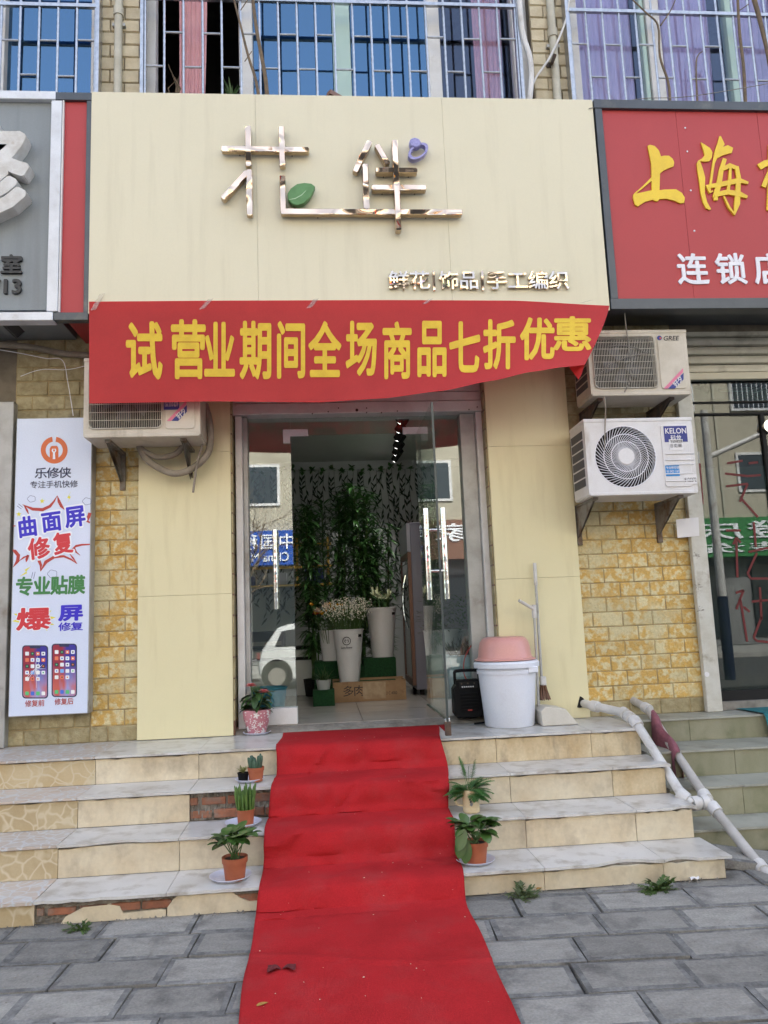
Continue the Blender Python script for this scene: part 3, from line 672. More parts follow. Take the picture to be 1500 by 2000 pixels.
# folded corner
def fold(u, v):
    A = ban(1, .62+.38*u); B = at(1122+ (1-u)*40*0 + 18*u - 8, 716+26*u*0 + 24*u, A.y-.02); 
    return A.lerp(Vector((B.x, A.y - .03*math.sin(v*3.14) , B.z)), v)
MB().grid(fold, 8, 8).build('folded_corner', m_banner, bn, smooth=True, recalc=False)
cells = [(246,318,628,742),(334,402,624,741),(399,459,629,736),(468,530,627,742),(541,596,627,740),(602,667,627,737),(675,736,627,735),(747,804,628,741),(815,872,627,737),(877,938,628,728),(943,1007,624,722),(1015,1083,620,704),(1080,1155,618,686)]
for ch, (a, b, t, bt) in zip('试营业期间全场商品七折优惠', cells):
    vs_, fs = glyph(ch, .028, 0, 0, .16); bx = bounds(vs_); m = MB(); out = []
    for p in vs_:
        px = a + (p.x-bx[0])/(bx[1]-bx[0])*(b-a); py = bt + (p.y-bx[2])/(bx[3]-bx[2])*(t-bt)
        u = (px-174)/1016
        for _ in range(3):
            xb_ = 174+968*u; yt, yb = lerp_tab(TOP, 174+1016*u), lerp_tab(BOT, xb_); v = (py-yt)/(yb-yt)
            xt = 174+1016*u; cur = xt+(xb_-xt)*max(0, v)**1.3; u += (px-cur)/1000
        q = ban(min(max(u, 0), 1), min(max(v, 0), 1)); out.append(q + Vector((0, -.004-.03*p.z*-1*-1, 0)))
    m.add(out, fs).build('character', m_bantext, bn, recalc=False)
for (a, b, c, d) in ((176,606,200,574),(388,604,412,584),(598,602,618,584),(824,594,842,584),(1130,592,1158,586)):
    p, q = at(a, b, SY-.02), at(c, d, SY-.02); MB().add([(p.x,SY-.016,p.z),(p.x+.035,SY-.016,p.z+.006),(q.x+.015,SY-.014,q.z+.006),(q.x-.02,SY-.014,q.z)], [(0,1,2,3)]).build('tape', m_tape, bn, recalc=False)
# ---------------------------------------------------------------- cream cladding beside the door
for nm, xa, xb, zz, lab in (('l', -1.262, DX0, (.604, 1.552, 2.55, 3.36), 'cream cladding panel between ochre brick tiles and the door left jamb'), ('r', DX1, 1.826, (.604, 1.585, 2.545, 3.36), 'cream cladding panel behind the white tub and broom')):
    t = thing('cladding_panel', lab, 'wall panel', ((xa+xb)/2, -.03, .604))
    for a, b in zip(zz, zz[1:]): MB().box(xa, xb, -.03, .0125, a+.0008, b-.0008).build('cladding_sheet', m_clad, t, bevel=.0005)
    e = MB(); xx = xb if nm == 'l' else xa-.012
    e.box(xx+.001, xx+.011, -.012, .22, .604, 3.36).build('edge_strip', m_wood, t)
    k = .7; e2 = MB()
    while k < 3.3:
        e2.box(xx+.0005, xx+.0115, -.016, .21, k, k+.13); k += .142
    e2.build('edge_tile', m_creamtile, t)
# hole patch at the foot of the right panel for the waste pipe
# ---------------------------------------------------------------- air conditioner units
def holed(mb, x0, x1, z0, z1, hole, y0, y1):
    """front plate with a hole: hole = list of (x,z) around its centre, evenly going round"""
    cx = sum(p[0] for p in hole)/len(hole); cz = sum(p[1] for p in hole)/len(hole); n = len(hole); O = []
    for x, z in hole:
        dx, dz = x-cx, z-cz; t = min([((x1-cx) if dx > 0 else (x0-cx))/dx if abs(dx) > 1e-9 else 1e9, ((z1-cz) if dz > 0 else (z0-cz))/dz if abs(dz) > 1e-9 else 1e9])
        O.append([cx+dx*t, cz+dz*t])
    for X_, Z_ in ((x0,z0),(x1,z0),(x1,z1),(x0,z1)):
        k = min(range(n), key=lambda i: (O[i][0]-X_)**2+(O[i][1]-Z_)**2); O[k] = [X_, Z_]
    V = [(x, y0, z) for x, z in hole] + [(x, y0, z) for x, z in O] + [(x, y1, z) for x, z in hole]
    F = []
    for i in range(n):
        j = (i+1) % n; F += [(i, j, n+j, n+i), (i, 2*n+i, 2*n+j, j)]
    mb.add(V, F)
def rrect(x0, x1, z0, z1, r, n=6):
    out = []
    for cx, cz, a0 in ((x1-r,z1-r,0),(x0+r,z1-r,90),(x0+r,z0+r,180),(x1-r,z0+r,270)):
        for k in range(n+1): a = R(a0+90*k/n); out.append((cx+r*math.cos(a), cz+r*math.sin(a)))
    return out
def ac(lab, x0, x1, z0, z1, Yf, dep, mt, kind, grp='outdoor air conditioner units'):
    t = thing('air_conditioner', lab, 'air conditioner', ((x0+x1)/2, Yf+dep/2, z0), grp)
    W, Hh = x1-x0, z1-z0
    if kind == 'round': hx0, hx1 = x0+.075*W, x0+.64*W; cxx, czz = (hx0+hx1)/2, (z0+z1)/2-.01*Hh; rr = min((hx1-hx0)/2, Hh*.455); hole = [(cxx+rr*math.cos(2*math.pi*k/64), czz+rr*math.sin(2*math.pi*k/64)) for k in range(64)]
    else: hx0, hx1, hz0, hz1 = x0+.045*W, x0+.67*W, z0+.09*Hh, z1-.09*Hh; hole = rrect(hx0, hx1, hz0, hz1, .035, 8); cxx, czz = (hx0+hx1)/2, (hz0+hz1)/2; rr = min(hx1-hx0, hz1-hz0)/2*.92
    c = MB(); holed(c, x0, x1, z0, z1, hole, Yf, Yf+.06)
    c.add([(x0,Yf,z0),(x1,Yf,z0),(x1,Yf,z1),(x0,Yf,z1),(x0,Yf+dep,z0),(x1,Yf+dep,z0),(x1,Yf+dep,z1),(x0,Yf+dep,z1)], [(4,7,6,5),(0,4,5,1),(1,5,6,2),(2,6,7,3),(3,7,4,0)])
    bm_o = c.build('casing', mt, t, recalc=False)
    for x in (x0-.002, ): pass
    MB().box(x0-.004, x1+.004, Yf-.004, Yf+dep+.004, z1-.02, z1+.006).build('lid', mt, t, bevel=.006, seg=2)
    MB().box(x0+.006, x1-.006, Yf-.003, Yf+dep, z0-.012, z0+.012).build('base_tray', mt, t, bevel=.004)
    MB().box(min(p[0] for p in hole)-.01, max(p[0] for p in hole)+.01, Yf+.061, Yf+.07, min(p[1] for p in hole)-.01, max(p[1] for p in hole)+.01).build('coil_cavity', m_dark, t)
    fb = MB()
    for k in range(5):
        a = 2*math.pi*k/5 + .4
        fb.add([(cxx+.03*math.cos(a), Yf+.055, czz+.03*math.sin(a)), (cxx+rr*.8*math.cos(a), Yf+.052, czz+rr*.8*math.sin(a)), (cxx+rr*.85*math.cos(a+.7), Yf+.035, czz+rr*.85*math.sin(a+.7)), (cxx+.04*math.cos(a+.9), Yf+.04, czz+.04*math.sin(a+.9))], [(0,1,2,3)])
    fb.build('fan_blades', m_fan, t, recalc=False)
    g = MB()
    if kind == 'round':
        for k in range(50):
            a = 2*math.pi*k/50; pts = []
            for s in range(7):
                f = s/6; r_ = rr*(.27+.72*f); an = a + 1.0*(1-f)**1.2
                pts.append((cxx+r_*math.cos(an), Yf-.012+.012*f**3, czz+r_*math.sin(an)))
            g.tube(pts, .0024, 4, caps=False)
        for f in (.48, .72, .99): g.tube([(cxx+rr*f*math.cos(2*math.pi*k/48), Yf-.010 + (.010 if f > .9 else 0), czz+rr*f*math.sin(2*math.pi*k/48)) for k in range(49)], .0032, 5, caps=False)
        g.build('fan_guard', m_whiteacr, t, smooth=True)
        h = MB().lathe([(0,0),(rr*.26,0),(rr*.27,.004),(rr*.27,.012)], (0,0,0), 28); o = h.build('guard_hub', mt, t); o.matrix_basis = Matrix.Translation((cxx, Yf-.018, czz)) @ Matrix.Rotation(R(-90), 4, 'X')
    else:
        k = hx0
        while k < hx1: g.tube([(k, Yf-.004, hz0+.003), (k, Yf-.009, hz0+.02), (k, Yf-.009, hz1-.02), (k, Yf-.004, hz1-.003)], .0019, 4, caps=False); k += .0115
        for k in range(1, 8): z = hz0+(hz1-hz0)*k/8; g.tube([(hx0, Yf-.011, z), (hx1, Yf-.011, z)], .0024, 4)
        g.tube([(x, Yf-.006, z) for x, z in hole+hole[:1]], .0045, 5, caps=False); g.build('fan_guard', m_wire, t, smooth=True)
    px0, px1 = x0+.70*W, x1-.045*W
    pn = MB().prism(rrect(px0, px1, z0+.07*Hh, z1-.09*Hh, .02, 4), Yf-.007, Yf+.001); pn.build('service_panel', mt, t, bevel=.004, seg=2)
    # louvred left side
    s = MB()
    for k in range(6): s.box(x0-.003, x0+.001, Yf+.05, Yf+dep-.02, z0+.06+k*(Hh-.12)/6+.006, z0+.06+(k+1)*(Hh-.12)/6-.006)
    s.build('side_coil', m_fan, t)
    return t, px0, px1
def bracket(t, x, Yf, z, mt, drop=.22):
    b = MB(); b.box(x-.018, x+.018, Yf+.05, .012, z-.03, z-.012).box(x-.018, x+.018, -.012, .011, z-drop-.08, z-.031)
    b.prismx([(Yf+.07, z-.031), (Yf+.11, z-.031), (-.013, z-drop-.02), (-.013, z-drop+.03)], x-.003, x+.003)
    b.prismx([(Yf+.07, z-.033), (-.013, z-.033), (-.013, z-drop-.03)], x-.014, x-.011)
    b.build('bracket', mt, t)
YA = -.44
# lower unit with round fan
kx0, kx1, kz0, kz1 = at(1146,900,YA).x, at(1358,900,YA).x, at(1250,963,YA).z, at(1250,818,YA).z
t, p0, p1 = ac('white air conditioner with round spiral fan guard and blue label', kx0, kx1, kz0, kz1, YA, .30, m_acwhite, 'round')
for x in (kx0+.06, kx1-.10): bracket(t, x, YA, kz0, m_bracket)
m_blue = flat('label_blue', (44,52,128), .5); m_cyan = flat('flyer_blue', (45,135,205), .6); m_paper = flat('paper_white', (222,220,222), .7)
m_print = flat('label_print', (45,42,48), .7)
yl = YA-.0085
def lbl(x0, y0, x1, y1, mt, k=0, nm='label', yy=yl): q = rect(x0, y0, x1, y1, yy); MB().box(q[0], q[1], yy-.0006*(k+1), yy+.001, q[2], q[3]).build(nm, mt, t); return q
lbl(1297,832,1342,863, m_blue); letters('KELON', rect(1299,836,1340,847,yl), yl-.0008, 0, m_paper, t, bold=.014, fit=True, back=.0006, joined=True, name='label_lettering')
letters('科龙', rect(1310,850,1330,862,yl), yl-.0008, 0, m_paper, t, bold=.014, back=.0006, joined=True, name='label_lettering')
lbl(1307,858,1334,879, m_paper, 1); letters('专业拆装空调', rect(1309,859,1332,865,yl), yl-.0016, 0, m_print, t, bold=.008, joined=True, name='label_lettering', back=.0006)
letters('155 1822 8885', rect(1309,867,1332,874,yl), yl-.0016, 0, m_print, t, bold=.008, fit=True, joined=True, name='label_lettering', back=.0006)
lbl(1300,909,1327,930, m_cyan); letters('专业移空调', rect(1301,911,1326,916,yl), yl-.0008, 0, m_paper, t, bold=.014, joined=True, name='label_lettering', back=.0006)
letters('181 0423 1167', rect(1302,918,1326,923,yl), yl-.0008, 0, m_paper, t, bold=.014, fit=True, joined=True, name='label_lettering', back=.0006)
lbl(1336,926,1361,945, m_paper, 0); letters('8122272', rect(1337,933,1360,941,yl), yl-.0008, 0, m_print, t, bold=.008, fit=True, joined=True, name='label_lettering', back=.0006)
for py in (885, 897, 906, 924, 938): q = rect(1300, py, 1355, py+2.2, yl); MB().box(q[0], q[1], yl-.0045, yl+.001, q[2], q[3]).build('panel_rib', m_acwhite, t, bevel=.002)
# upper right unit
gx0, gx1, gz0, gz1 = at(1150,710,YA).x, at(1345,710,YA).x, at(1250,769,YA).z, at(1250,646,YA).z
t, p0, p1 = ac('aged white air conditioner with square wire grille above the round fan one', gx0, gx1, gz0, gz1, YA, .30, m_accream, 'square')
for x in (gx0+.08, gx1-.12): bracket(t, x, YA, gz0, m_rustdark, .16)
letters('GREE', rect(1296,656,1327,665,yl), yl-.0008, 0, m_print, t, bold=.012, fit=True, joined=True, name='label_lettering', shear=.25)
def sash(c, yl, px, py, s, t):
    m_s = [flat('sash_pink', (214,120,150), .5), m_blue]
    def q(a, b): v = at(px+a*s, py+b*s, yl); return (v.x, v.z)
    MB().prism([q(0,40), q(8,40), q(38,8), q(38,0)], yl-.0012, yl+.001).build('label_stripe', m_s[0], t)
    MB().prism([q(9,40), q(22,40), q(39,22), q(39,9)], yl-.0012, yl+.001).build('label_stripe', m_s[1], t)
    c0 = q(19,30); c1_ = q(31,17); letters('好夕', (c0[0]-.004, c1_[0]+.026, c0[1]-.006, c0[1]+.034), yl-.0016, 0, m_paper, t, bold=.02, rot=R(42), joined=True, name='label_lettering', back=.0006)
sash(None, yl, 1296, 719, 1.0, t)
lg = at(1288, 660, yl); MB().prism([(lg.x+.017*math.cos(k*math.pi/8), lg.z+.017*math.sin(k*math.pi/8)) for k in range(16)], yl-.0012, yl+.001).build('round_logo', m_blue, t)
MB().prism([(lg.x, lg.z-.012), (lg.x+.012, lg.z-.006), (lg.x+.010, lg.z+.006), (lg.x, lg.z+.004)], yl-.002, yl-.001).build('logo_mark', flat('logo_red', (190,80,60), .5), t)
tt = thing('dangling_vine', 'dry vine stem hanging from the red sign over the upper air conditioner', 'vine', at(1228, 700, YA-.02))
MB().tube([at(1220,612,-.5), at(1224,650,YA-.02), at(1230,690,YA-.02), at(1236,715,YA-.02), at(1230,745,YA-.02), at(1220,766,YA-.02)], .004, 5).build('stem', m_greycable, tt)
MB().tube([at(1190,676,YA-.02), at(1215,674,YA-.02), at(1245,680,YA-.02), at(1265,690,YA-.02)], .003, 5).build('stem', m_greycable, tt)
MB().tube([at(1160,740,YA-.02), at(1190,712,YA-.02), at(1225,697,YA-.02), at(1266,689,YA-.02)], .003, 5).build('stem', m_greycable, tt)
MB().tube([at(1180,776,YA-.03), at(1183,800,YA-.03), at(1182,820,YA-.02), at(1181,880,YA-.03)], [.007,.004,.005,.003], 5).build('stem', m_hose, tt)
# left unit, half behind the banner
lx0, lx1, lz0, lz1 = at(163,820,YA).x, at(391,820,YA).x, at(276,850,YA).z, at(276,700,YA).z
t, p0, p1 = ac('aged white air conditioner half hidden behind the red banner', lx0, lx1, lz0, lz1, YA, .30, m_accream, 'square')
for x in (lx0+.14, lx1-.12): bracket(t, x, YA, lz0, m_bracket, .2)
sash(None, yl, 326, 782, 1.0, t); lbl(320,780,350,800, m_blue); letters('156 3310 8279', rect(322,785,348,794,yl), yl-.0008, 0, m_paper, t, bold=.02, fit=True, joined=True, name='label_lettering', back=.0006)
def smoothpts(P, n=6):
    P = [Vector(p) for p in P]; out = []
    for i in range(len(P)-1):
        a, b, c, d = P[max(i-1,0)], P[i], P[i+1], P[min(i+2, len(P)-1)]
        for k in range(n):
            t_ = k/n; out.append(.5*((2*b) + (-a+c)*t_ + (2*a-5*b+4*c-d)*t_**2 + (-a+3*b-3*c+d)*t_**3))
    return out + [P[-1]]
ho = thing('refrigerant_hose', 'taped grey hose looping below the air conditioner behind the banner', 'hose', at(340, 920, -.1))
for pts, r_ in (([(400,790),(410,830),(408,880),(380,912),(345,925),(315,916),(285,895),(272,870)], .024), ([(365,858),(345,885),(310,893),(280,880),(270,866)], .020), ([(392,800),(398,850),(386,900),(380,940),(377,962)], .008)):
    n_ = len(pts); ys = [-.20 if r_ < .01 else -.17 for k in range(n_)]
    MB().tube(smoothpts([at(p[0], p[1], y) for p, y in zip(pts, ys)]), r_, 10).build('hose_run', m_hose, ho, smooth=True)
MB().tube(smoothpts([at(395,790,-.15), at(388,830,-.14), at(393,862,-.14), at(402,800,-.14)]), .005, 6).build('cable', m_cable, ho)

# ---------------------------------------------------------------- phone repair light box
PY_ = -.10
pb = thing('poster_light_box', 'tall pale blue phone repair poster box mounted on the brick wall', 'poster', (-1.81, -.05, .80))
q = (at(24,1100,PY_).x, at(176.5,1100,PY_).x, .800, 2.800)
MB().box(q[0], q[1], PY_+.003, .0, q[2], q[3]).build('box', m_alu2, pb, bevel=.003)
MB().box(q[0]+.006, q[1]-.006, PY_, PY_+.004, q[2]+.006, q[3]-.006).build('poster_sheet', m_poster, pb)
yp = PY_-.0003
def pr(pts, mt, k=1, nm='print', z5=True):
    def f(p): v = at(p[0]/6.25, (800 if z5 else 1100)+p[1]/6.25, PY_); return (v.x, yp-.0004*k, v.z)
    return MB().add([f(p) for p in pts], [tuple(range(len(pts)))]).build(nm, mt, pb, recalc=False)
def prs(pts, ws, mt, k=1, z5=True, nm='print'):
    P2 = []
    for p in pts: v = at(p[0]/6.25, (800 if z5 else 1100)+p[1]/6.25, PY_); P2.append((v.x, v.z))
    return MB().stroke(P2, [w*5.3/1500/6.25 for w in ws], yp-.0004*k, yp-.0004*k+.0003).build(nm, mt, pb)
i_or = flat('ink_orange', (216,108,58)); i_navy = flat('ink_navy', (40,48,84)); i_blue = flat('ink_blue', (52,38,196)); i_red = flat('ink_red', (206,52,62))
i_dred = flat('ink_dark_red', (178,58,52)); i_yel = flat('ink_yellow', (226,218,70)); i_grn = flat('ink_green', (62,128,72)); i_wh = flat('ink_white', (236,240,250)); i_ln = flat('ink_line', (96,108,150))
# logo: broken ring with a spanner
lgx, lgy = 662, 495
def arc(cx, cy, r0, r1, a0, a1, n=24): return [(cx+r1*math.cos(R(a0+(a1-a0)*k/n)), cy-r1*math.sin(R(a0+(a1-a0)*k/n))) for k in range(n+1)] + [(cx+r0*math.cos(R(a1+(a0-a1)*k/n)), cy-r0*math.sin(R(a1+(a0-a1)*k/n))) for k in range(n+1)]
pr(arc(lgx, lgy, 104, 164, 99, 441-180+0, 20)[:0] or arc(lgx, lgy, 104, 164, 99, 441, 40), i_or, 1)
pr([(610,640),(606,480),(622,450),(640,442),(690,442),(706,455),(714,480),(714,640)], i_or, 2)
pr([(648,520),(672,520),(676,605),(644,605)], i_wh, 3); pr(arc(660, 500, 12, 28, 110, 430, 14), i_wh, 4)
L = lambda t, a, b, c, d, mt, z5=True, **k: letters(t, rect(a/6.25, (800 if z5 else 1100)+b/6.25, c/6.25, (800 if z5 else 1100)+d/6.25, PY_), yp, 0, mt, pb, name='printed_letter', back=k.pop('back', .0022), **k)
L('乐修侠', 432, 712, 862, 838, i_navy, bold=.014); L('专注手机快修', 372, 872, 945, 956, i_navy, bold=.006, gap=.14)
for ch, a, b, c, d in (('曲',212,1295,462,1572),('面',503,1232,757,1505),('屏',790,1165,1048,1448)):
    L(ch, a-6, b-6, c+6, d+6, i_wh, bold=.07, gap=0, rot=R(7), back=.0026); L(ch, a+14, b+14, c-14, d-14, i_blue, bold=.034, gap=0, rot=R(7), back=.0031)
for ch, a, b, c, d in (('修',345,1555,612,1838),('复',650,1490,892,1778)):
    L(ch, a-6, b-6, c+6, d+6, i_wh, bold=.07, gap=0, rot=R(7), back=.0028); L(ch, a+14, b+14, c-14, d-14, i_red, bold=.034, gap=0, rot=R(7), back=.0033)
for pts, ws in (([(275,1160),(400,1215),(520,1222),(610,1180),(660,1120),(700,1050)], [6,36,40,34,22,4]), ([(700,1050),(720,1120),(750,1180),(790,1225)], [4,34,34,4]), ([(300,1175),(330,1230),(350,1275)], [14,24,6]),
                ([(880,1700),(930,1665),(1000,1650),(1098,1645)], [6,28,22,16]), ([(905,1690),(930,1740),(980,1780)], [24,18,4]), ([(495,1975),(500,1900),(475,1840)], [4,30,36]), ([(495,1975),(560,1860),(660,1800),(780,1790),(870,1830),(945,1885)], [4,40,34,26,20,4]), ([(850,1760),(890,1810),(940,1880)], [6,20,4]),
                ([(160,1925),(215,1850),(225,1780),(180,1725),(155,1715)], [4,40,42,38,16]), ([(230,1850),(290,1805),(345,1780)], [4,20,10]), ([(345,1775),(325,1830),(320,1862)], [28,30,6]), ([(1098,1380),(1060,1360),(1090,1290),(1098,1260)], [20,40,40,40]), ([(160,1420),(190,1420)], [14,14])):
    prs(pts, ws, i_dred, 2)
def star(cx, cy, r_): return [(cx+(r_ if k % 2 == 0 else r_*.42)*math.sin(k*math.pi/5), cy-(r_ if k % 2 == 0 else r_*.42)*math.cos(k*math.pi/5)) for k in range(10)]
pr(star(515,1117,34), i_yel); pr(star(230,1277,34), i_yel)
pr([(870,995),(842,1050),(864,1066),(822,1142),(846,1088),(820,1078)], i_yel); pr([(375,1915),(300,1955),(318,1980),(235,2040),(330,1998),(322,1972)], i_yel)
def cloud(cx, cy, s, z5=True):
    pts = []
    for k in range(33): a = 2*math.pi*k/32; rr = s*(1+.22*abs(math.sin(2.5*a))); pts.append((cx+rr*math.cos(a), cy-rr*.8*math.sin(a)))
    prs(pts, [5]*33, i_ln, 1, z5)
cloud(385,1090,42); cloud(1062,1120,46); cloud(640,130,50,False)
for a, b in (((210,1175),(262,1215)),((225,1150),(280,1195)),((400,110),(385,180)),((430,105),(410,190))): prs([a, b], [6,6], i_ln, 1, a[1] > 400)
L('专业贴膜', 202, 165, 1032, 388, i_grn, False, bold=.035)
st = []
for k in range(24): a = 2*math.pi*k/24 + .13; rr = (270 if k % 2 == 0 else 175)*(1 if abs(math.cos(a)) > .4 else .72); st.append((415+rr*math.cos(a), 685-rr*.66*math.sin(a)))
pr(st, i_yel, 1, z5=False)
L('爆', 210, 540, 612, 828, i_wh, False, bold=.07, gap=0, back=.0026); L('爆', 222, 552, 602, 818, i_red, False, bold=.03, gap=0, back=.0031)
L('屏', 728, 508, 1006, 704, i_blue, False, bold=.04, gap=0); L('修复', 722, 724, 1008, 824, i_blue, False, bold=.02)
L('修复前', 312, 1672, 540, 1750, i_dred, False, bold=.01, gap=.14); L('修复后', 672, 1650, 894, 1726, i_dred, False, bold=.01, gap=.14)
# the two pictured phones
def screenmat():
    m = bpy.data.materials.new('phone_screen_print'); m.use_nodes = True; n = m.node_tree.nodes; l = m.node_tree.links; b = n['Principled BSDF']; b.inputs['Roughness'].default_value = .35
    g = n.new('ShaderNodeTexCoord'); s_ = n.new('ShaderNodeSeparateXYZ'); l.new(g.outputs['Generated'], s_.inputs[0])
    rx = n.new('ShaderNodeValToRGB'); e = rx.color_ramp.elements; e[0].position = .40; e[0].color = G((150,40,62))+(1,); e[1].position = .58; e[1].color = G((52,46,150))+(1,); l.new(s_.outputs[0], rx.inputs[0])
    rz = n.new('ShaderNodeValToRGB'); e = rz.color_ramp.elements; e[0].position = .2; e[0].color = (1,1,1,1); e[1].position = .62; e[1].color = (0,0,0,1); l.new(s_.outputs[2], rz.inputs[0])
    tx = n.new('ShaderNodeTexNoise'); tx.inputs['Scale'].default_value = 2.2; l.new(g.outputs['Generated'], tx.inputs['Vector'])
    r2 = n.new('ShaderNodeValToRGB'); e = r2.color_ramp.elements; e[0].position = .38; e[0].color = G((150,160,215))+(1,); e[1].position = .6; e[1].color = G((196,96,86))+(1,); l.new(tx.outputs['Fac'], r2.inputs[0])
    x = n.new('ShaderNodeMix'); x.data_type = 'RGBA'; l.new(rz.outputs[0], x.inputs[0]); l.new(rx.outputs[0], x.inputs[6]); l.new(r2.outputs[0], x.inputs[7]); l.new(x.outputs[2], b.inputs['Base Color']); return m
m_screen = screenmat()
def rr2(x0, y0, x1, y1, r_): return [(x, y) for x, y in rrect(x0, x1, y0, y1, r_, 4)]
icol = [flat('icon%d' % i, c) for i, c in enumerate([(232,236,242),(120,170,230),(60,60,70),(240,240,240),(225,120,90),(90,190,120),(70,110,210)])]
for n_, (a, b, c, d) in enumerate(((270,1002,588,1652),(630,982,940,1634))):
    pr(rr2(a, b, c, d, 42), i_navy, 1, 'printed_phone', False); pr(rr2(a+14, b+14, c-14, d-14, 32), m_screen, 2, 'printed_screen', False)
    pr([(a+90,b+12),(c-90,b+12),(c-100,b+38),(a+100,b+38)], i_navy, 3, 'print', False)
    for r_ in range(5):
        for k in range(4 if r_ < 4 else 3):
            cx, cy = a+62+k*66, b+102+r_*77; mt = icol[(r_*3+k*2+ (0 if k else 1)) % 5] if (r_+k) % 3 else icol[0]
            pr(rr2(cx-23, cy-23, cx+23, cy+23, 8), mt, 4, 'printed_icon', False)
            pr([(cx-9,cy-8),(cx+9,cy-8),(cx+9,cy+8),(cx-9,cy+8)], icol[(r_+k*2+3) % 7], 5, 'printed_icon', False)
    for k, mt in enumerate((icol[5], icol[6], icol[5], icol[3])): pr(rr2(a+40+k*66, d-86, a+84+k*66, d-40, 8), mt, 4, 'printed_icon', False)
    if n_ == 0:
        for k in range(11): an = R(-70+k*22+rnd(-6,6)); ln = rnd(90,230); prs([(430,1290),(430+ln*.5*math.cos(an)+rnd(-9,9),1290+ln*.6*math.sin(an)),(430+ln*.75*math.cos(an),1290+ln*1.1*math.sin(an))], [5,4,2], i_wh, 6, False)
# cables and lamp arm at the left
cb = thing('sagging_cable', 'thin white cable sagging across the wall beside the poster', 'cable', at(120, 720, -.08))
MB().tube(smoothpts([at(-20,680,-.1), at(40,690,-.1), at(90,700,-.1), at(122,704,-.1), at(133,750,-.08), at(143,812,-.08)]), .003, 5).build('strand', m_whiteacr, cb)
MB().tube(smoothpts([at(40,735,-.1), at(80,722,-.1), at(130,722,-.1), at(165,715,-.12)]), .0025, 5).build('strand', m_whiteacr, cb)
MB().tube(smoothpts([at(-20,672,-.03), at(60,678,-.03), at(120,690,-.03), at(175,694,-.03)]), .022, 8).build('conduit', m_hose, cb, smooth=True)
aw = thing('awning_arm', 'black metal arm under the grey sign', 'metal arm', at(20, 640, -.3))
MB().bar(at(-30,585,-.45), at(40,655,-.3), .03, .07).build('arm', m_black, aw)
# neighbour's frame at the far left
nl = thing('neighbour_door_post', 'grey metal door post beside the phone repair poster', 'door post', (-2.2, 0, .6))
MB().box(at(-12,1100,-.04).x, at(21,1100,-.04).x-.002, -.06, .2, .602, 2.93).build('post', m_alu2, nl, bevel=.004)
MB().box(-3.6, -2.27, .0, .1, .602, 2.93).build('shutter_leaf', mat('beige_shutter', (.45,.42,.36), (.4,.37,.31), rough=.5, scale=4), nl)
# ---------------------------------------------------------------- shop interior
FZ = .64
RX0, RX1, RYB, RZ = -1.55, 1.72, 3.3, 3.17
m_int = mat('interior_white_wall', (.60,.62,.60), (.55,.57,.55), rough=.7, scale=2)
m_floor = mat('interior_floor_tile', (.42,.39,.35), (.37,.34,.30), rough=.22, scale=2, rand=.06, dirt=(.28,.25,.22), dscale=3)
rm = MB(); rm.box(RX0-.1, RX0, .262, RYB, .5, RZ+.1).box(RX1, RX1+.1, .262, RYB, .5, RZ+.1).box(RX0-.1, RX1+.1, RYB, RYB+.1, .5, RZ+.1)
room = struct(rm.build('shop_walls', m_int)); struct(MB().box(RX0, RX1, .262, RYB, RZ, RZ+.08).build('shop_ceiling', m_int))
flr = struct(MB().box(RX0, RX1, .085, RYB, .5, FZ-.012).build('shop_floor', m_grout))
y = .10
for j in range(6):
    x = RX0
    while x < RX1-.05:
        xe = min(x+.6, RX1); MB().box(x+.002, xe-.002, y+.002, min(y+.6, RYB)-.002, FZ-.0115, FZ).build('floor_tile', m_floor, flr); x += .6
    y += .6
    if y > 3.2: break
thr = struct(MB().grid(lambda u, v: (DX0+.01+(DX1-DX0-.02)*u, .105-.105*v - .02*(1-abs(2*v-1))*rnd(.4,1), .601+(FZ-.002-.601)*(1-v)**.7 + (rnd(-.004,.004) if 0 < v < 1 else 0)), 60, 5).build('threshold', m_concrete, recalc=False))
# door frame
dr = thing('shop_doorway', 'glass shop entrance with white frame and one leaf swung open', 'doorway', (.29, .15, FZ))
GY = .17
fj = MB()
jl0, jl1, jr0, jr1 = at(463.5,1100,.12).x, at(487,1100,.12).x, at(907,1000,.12).x+.0, DX1-.002
MB().box(jl0, jl0+.05, .07, .24, .603, 2.835).build('jamb', m_white, dr, bevel=.004); MB().box(jl0+.051, jl1, .11, .23, FZ, 2.835).build('jamb_strip', m_alu2, dr, bevel=.003)
MB().box(jr1-.055, jr1, .07, .24, .603, 2.835).build('jamb', m_white, dr, bevel=.004); MB().box(jr0, jr1-.056, .11, .23, FZ, 2.835).build('jamb_strip', m_alu2, dr, bevel=.003)
for a, b, d in ((2.838,2.918,.0),(2.924,2.99,.012),(2.996,3.07,.02),(3.076,3.2,.024)): MB().box(DX0+.003, DX1-.003, .05+d, .25, a, b).build('shutter_box_panel', m_lintel, dr, bevel=.003)
scr = MB()
for px, py in ((697,801),(716,797),(716,806),(661,797),(641,804),(610,808),(745,806),(776,803),(916,800),(932,795)):
    c = at(px, py, .047); scr.tube([(c.x,.0485,c.z),(c.x,.043,c.z)], .011 if px == 697 else .005, 8)
scr.build('bolt', m_rustdark, dr)
lx = at(573,1100,GY).x; rx = at(832,1100,GY).x; TZ = 2.70
MB().box(jl1-.004, lx, GY-.005, GY+.005, FZ+.115, 2.836).build('side_glass', m_frameglass, dr); MB().box(rx, jr0+.004, GY-.005, GY+.005, FZ+.115, 2.836).build('side_glass', m_frameglass, dr)
MB().box(lx+.003, rx-.003, GY-.005, GY+.005, TZ+.008, 2.836).build('transom_glass', m_frameglass, dr)
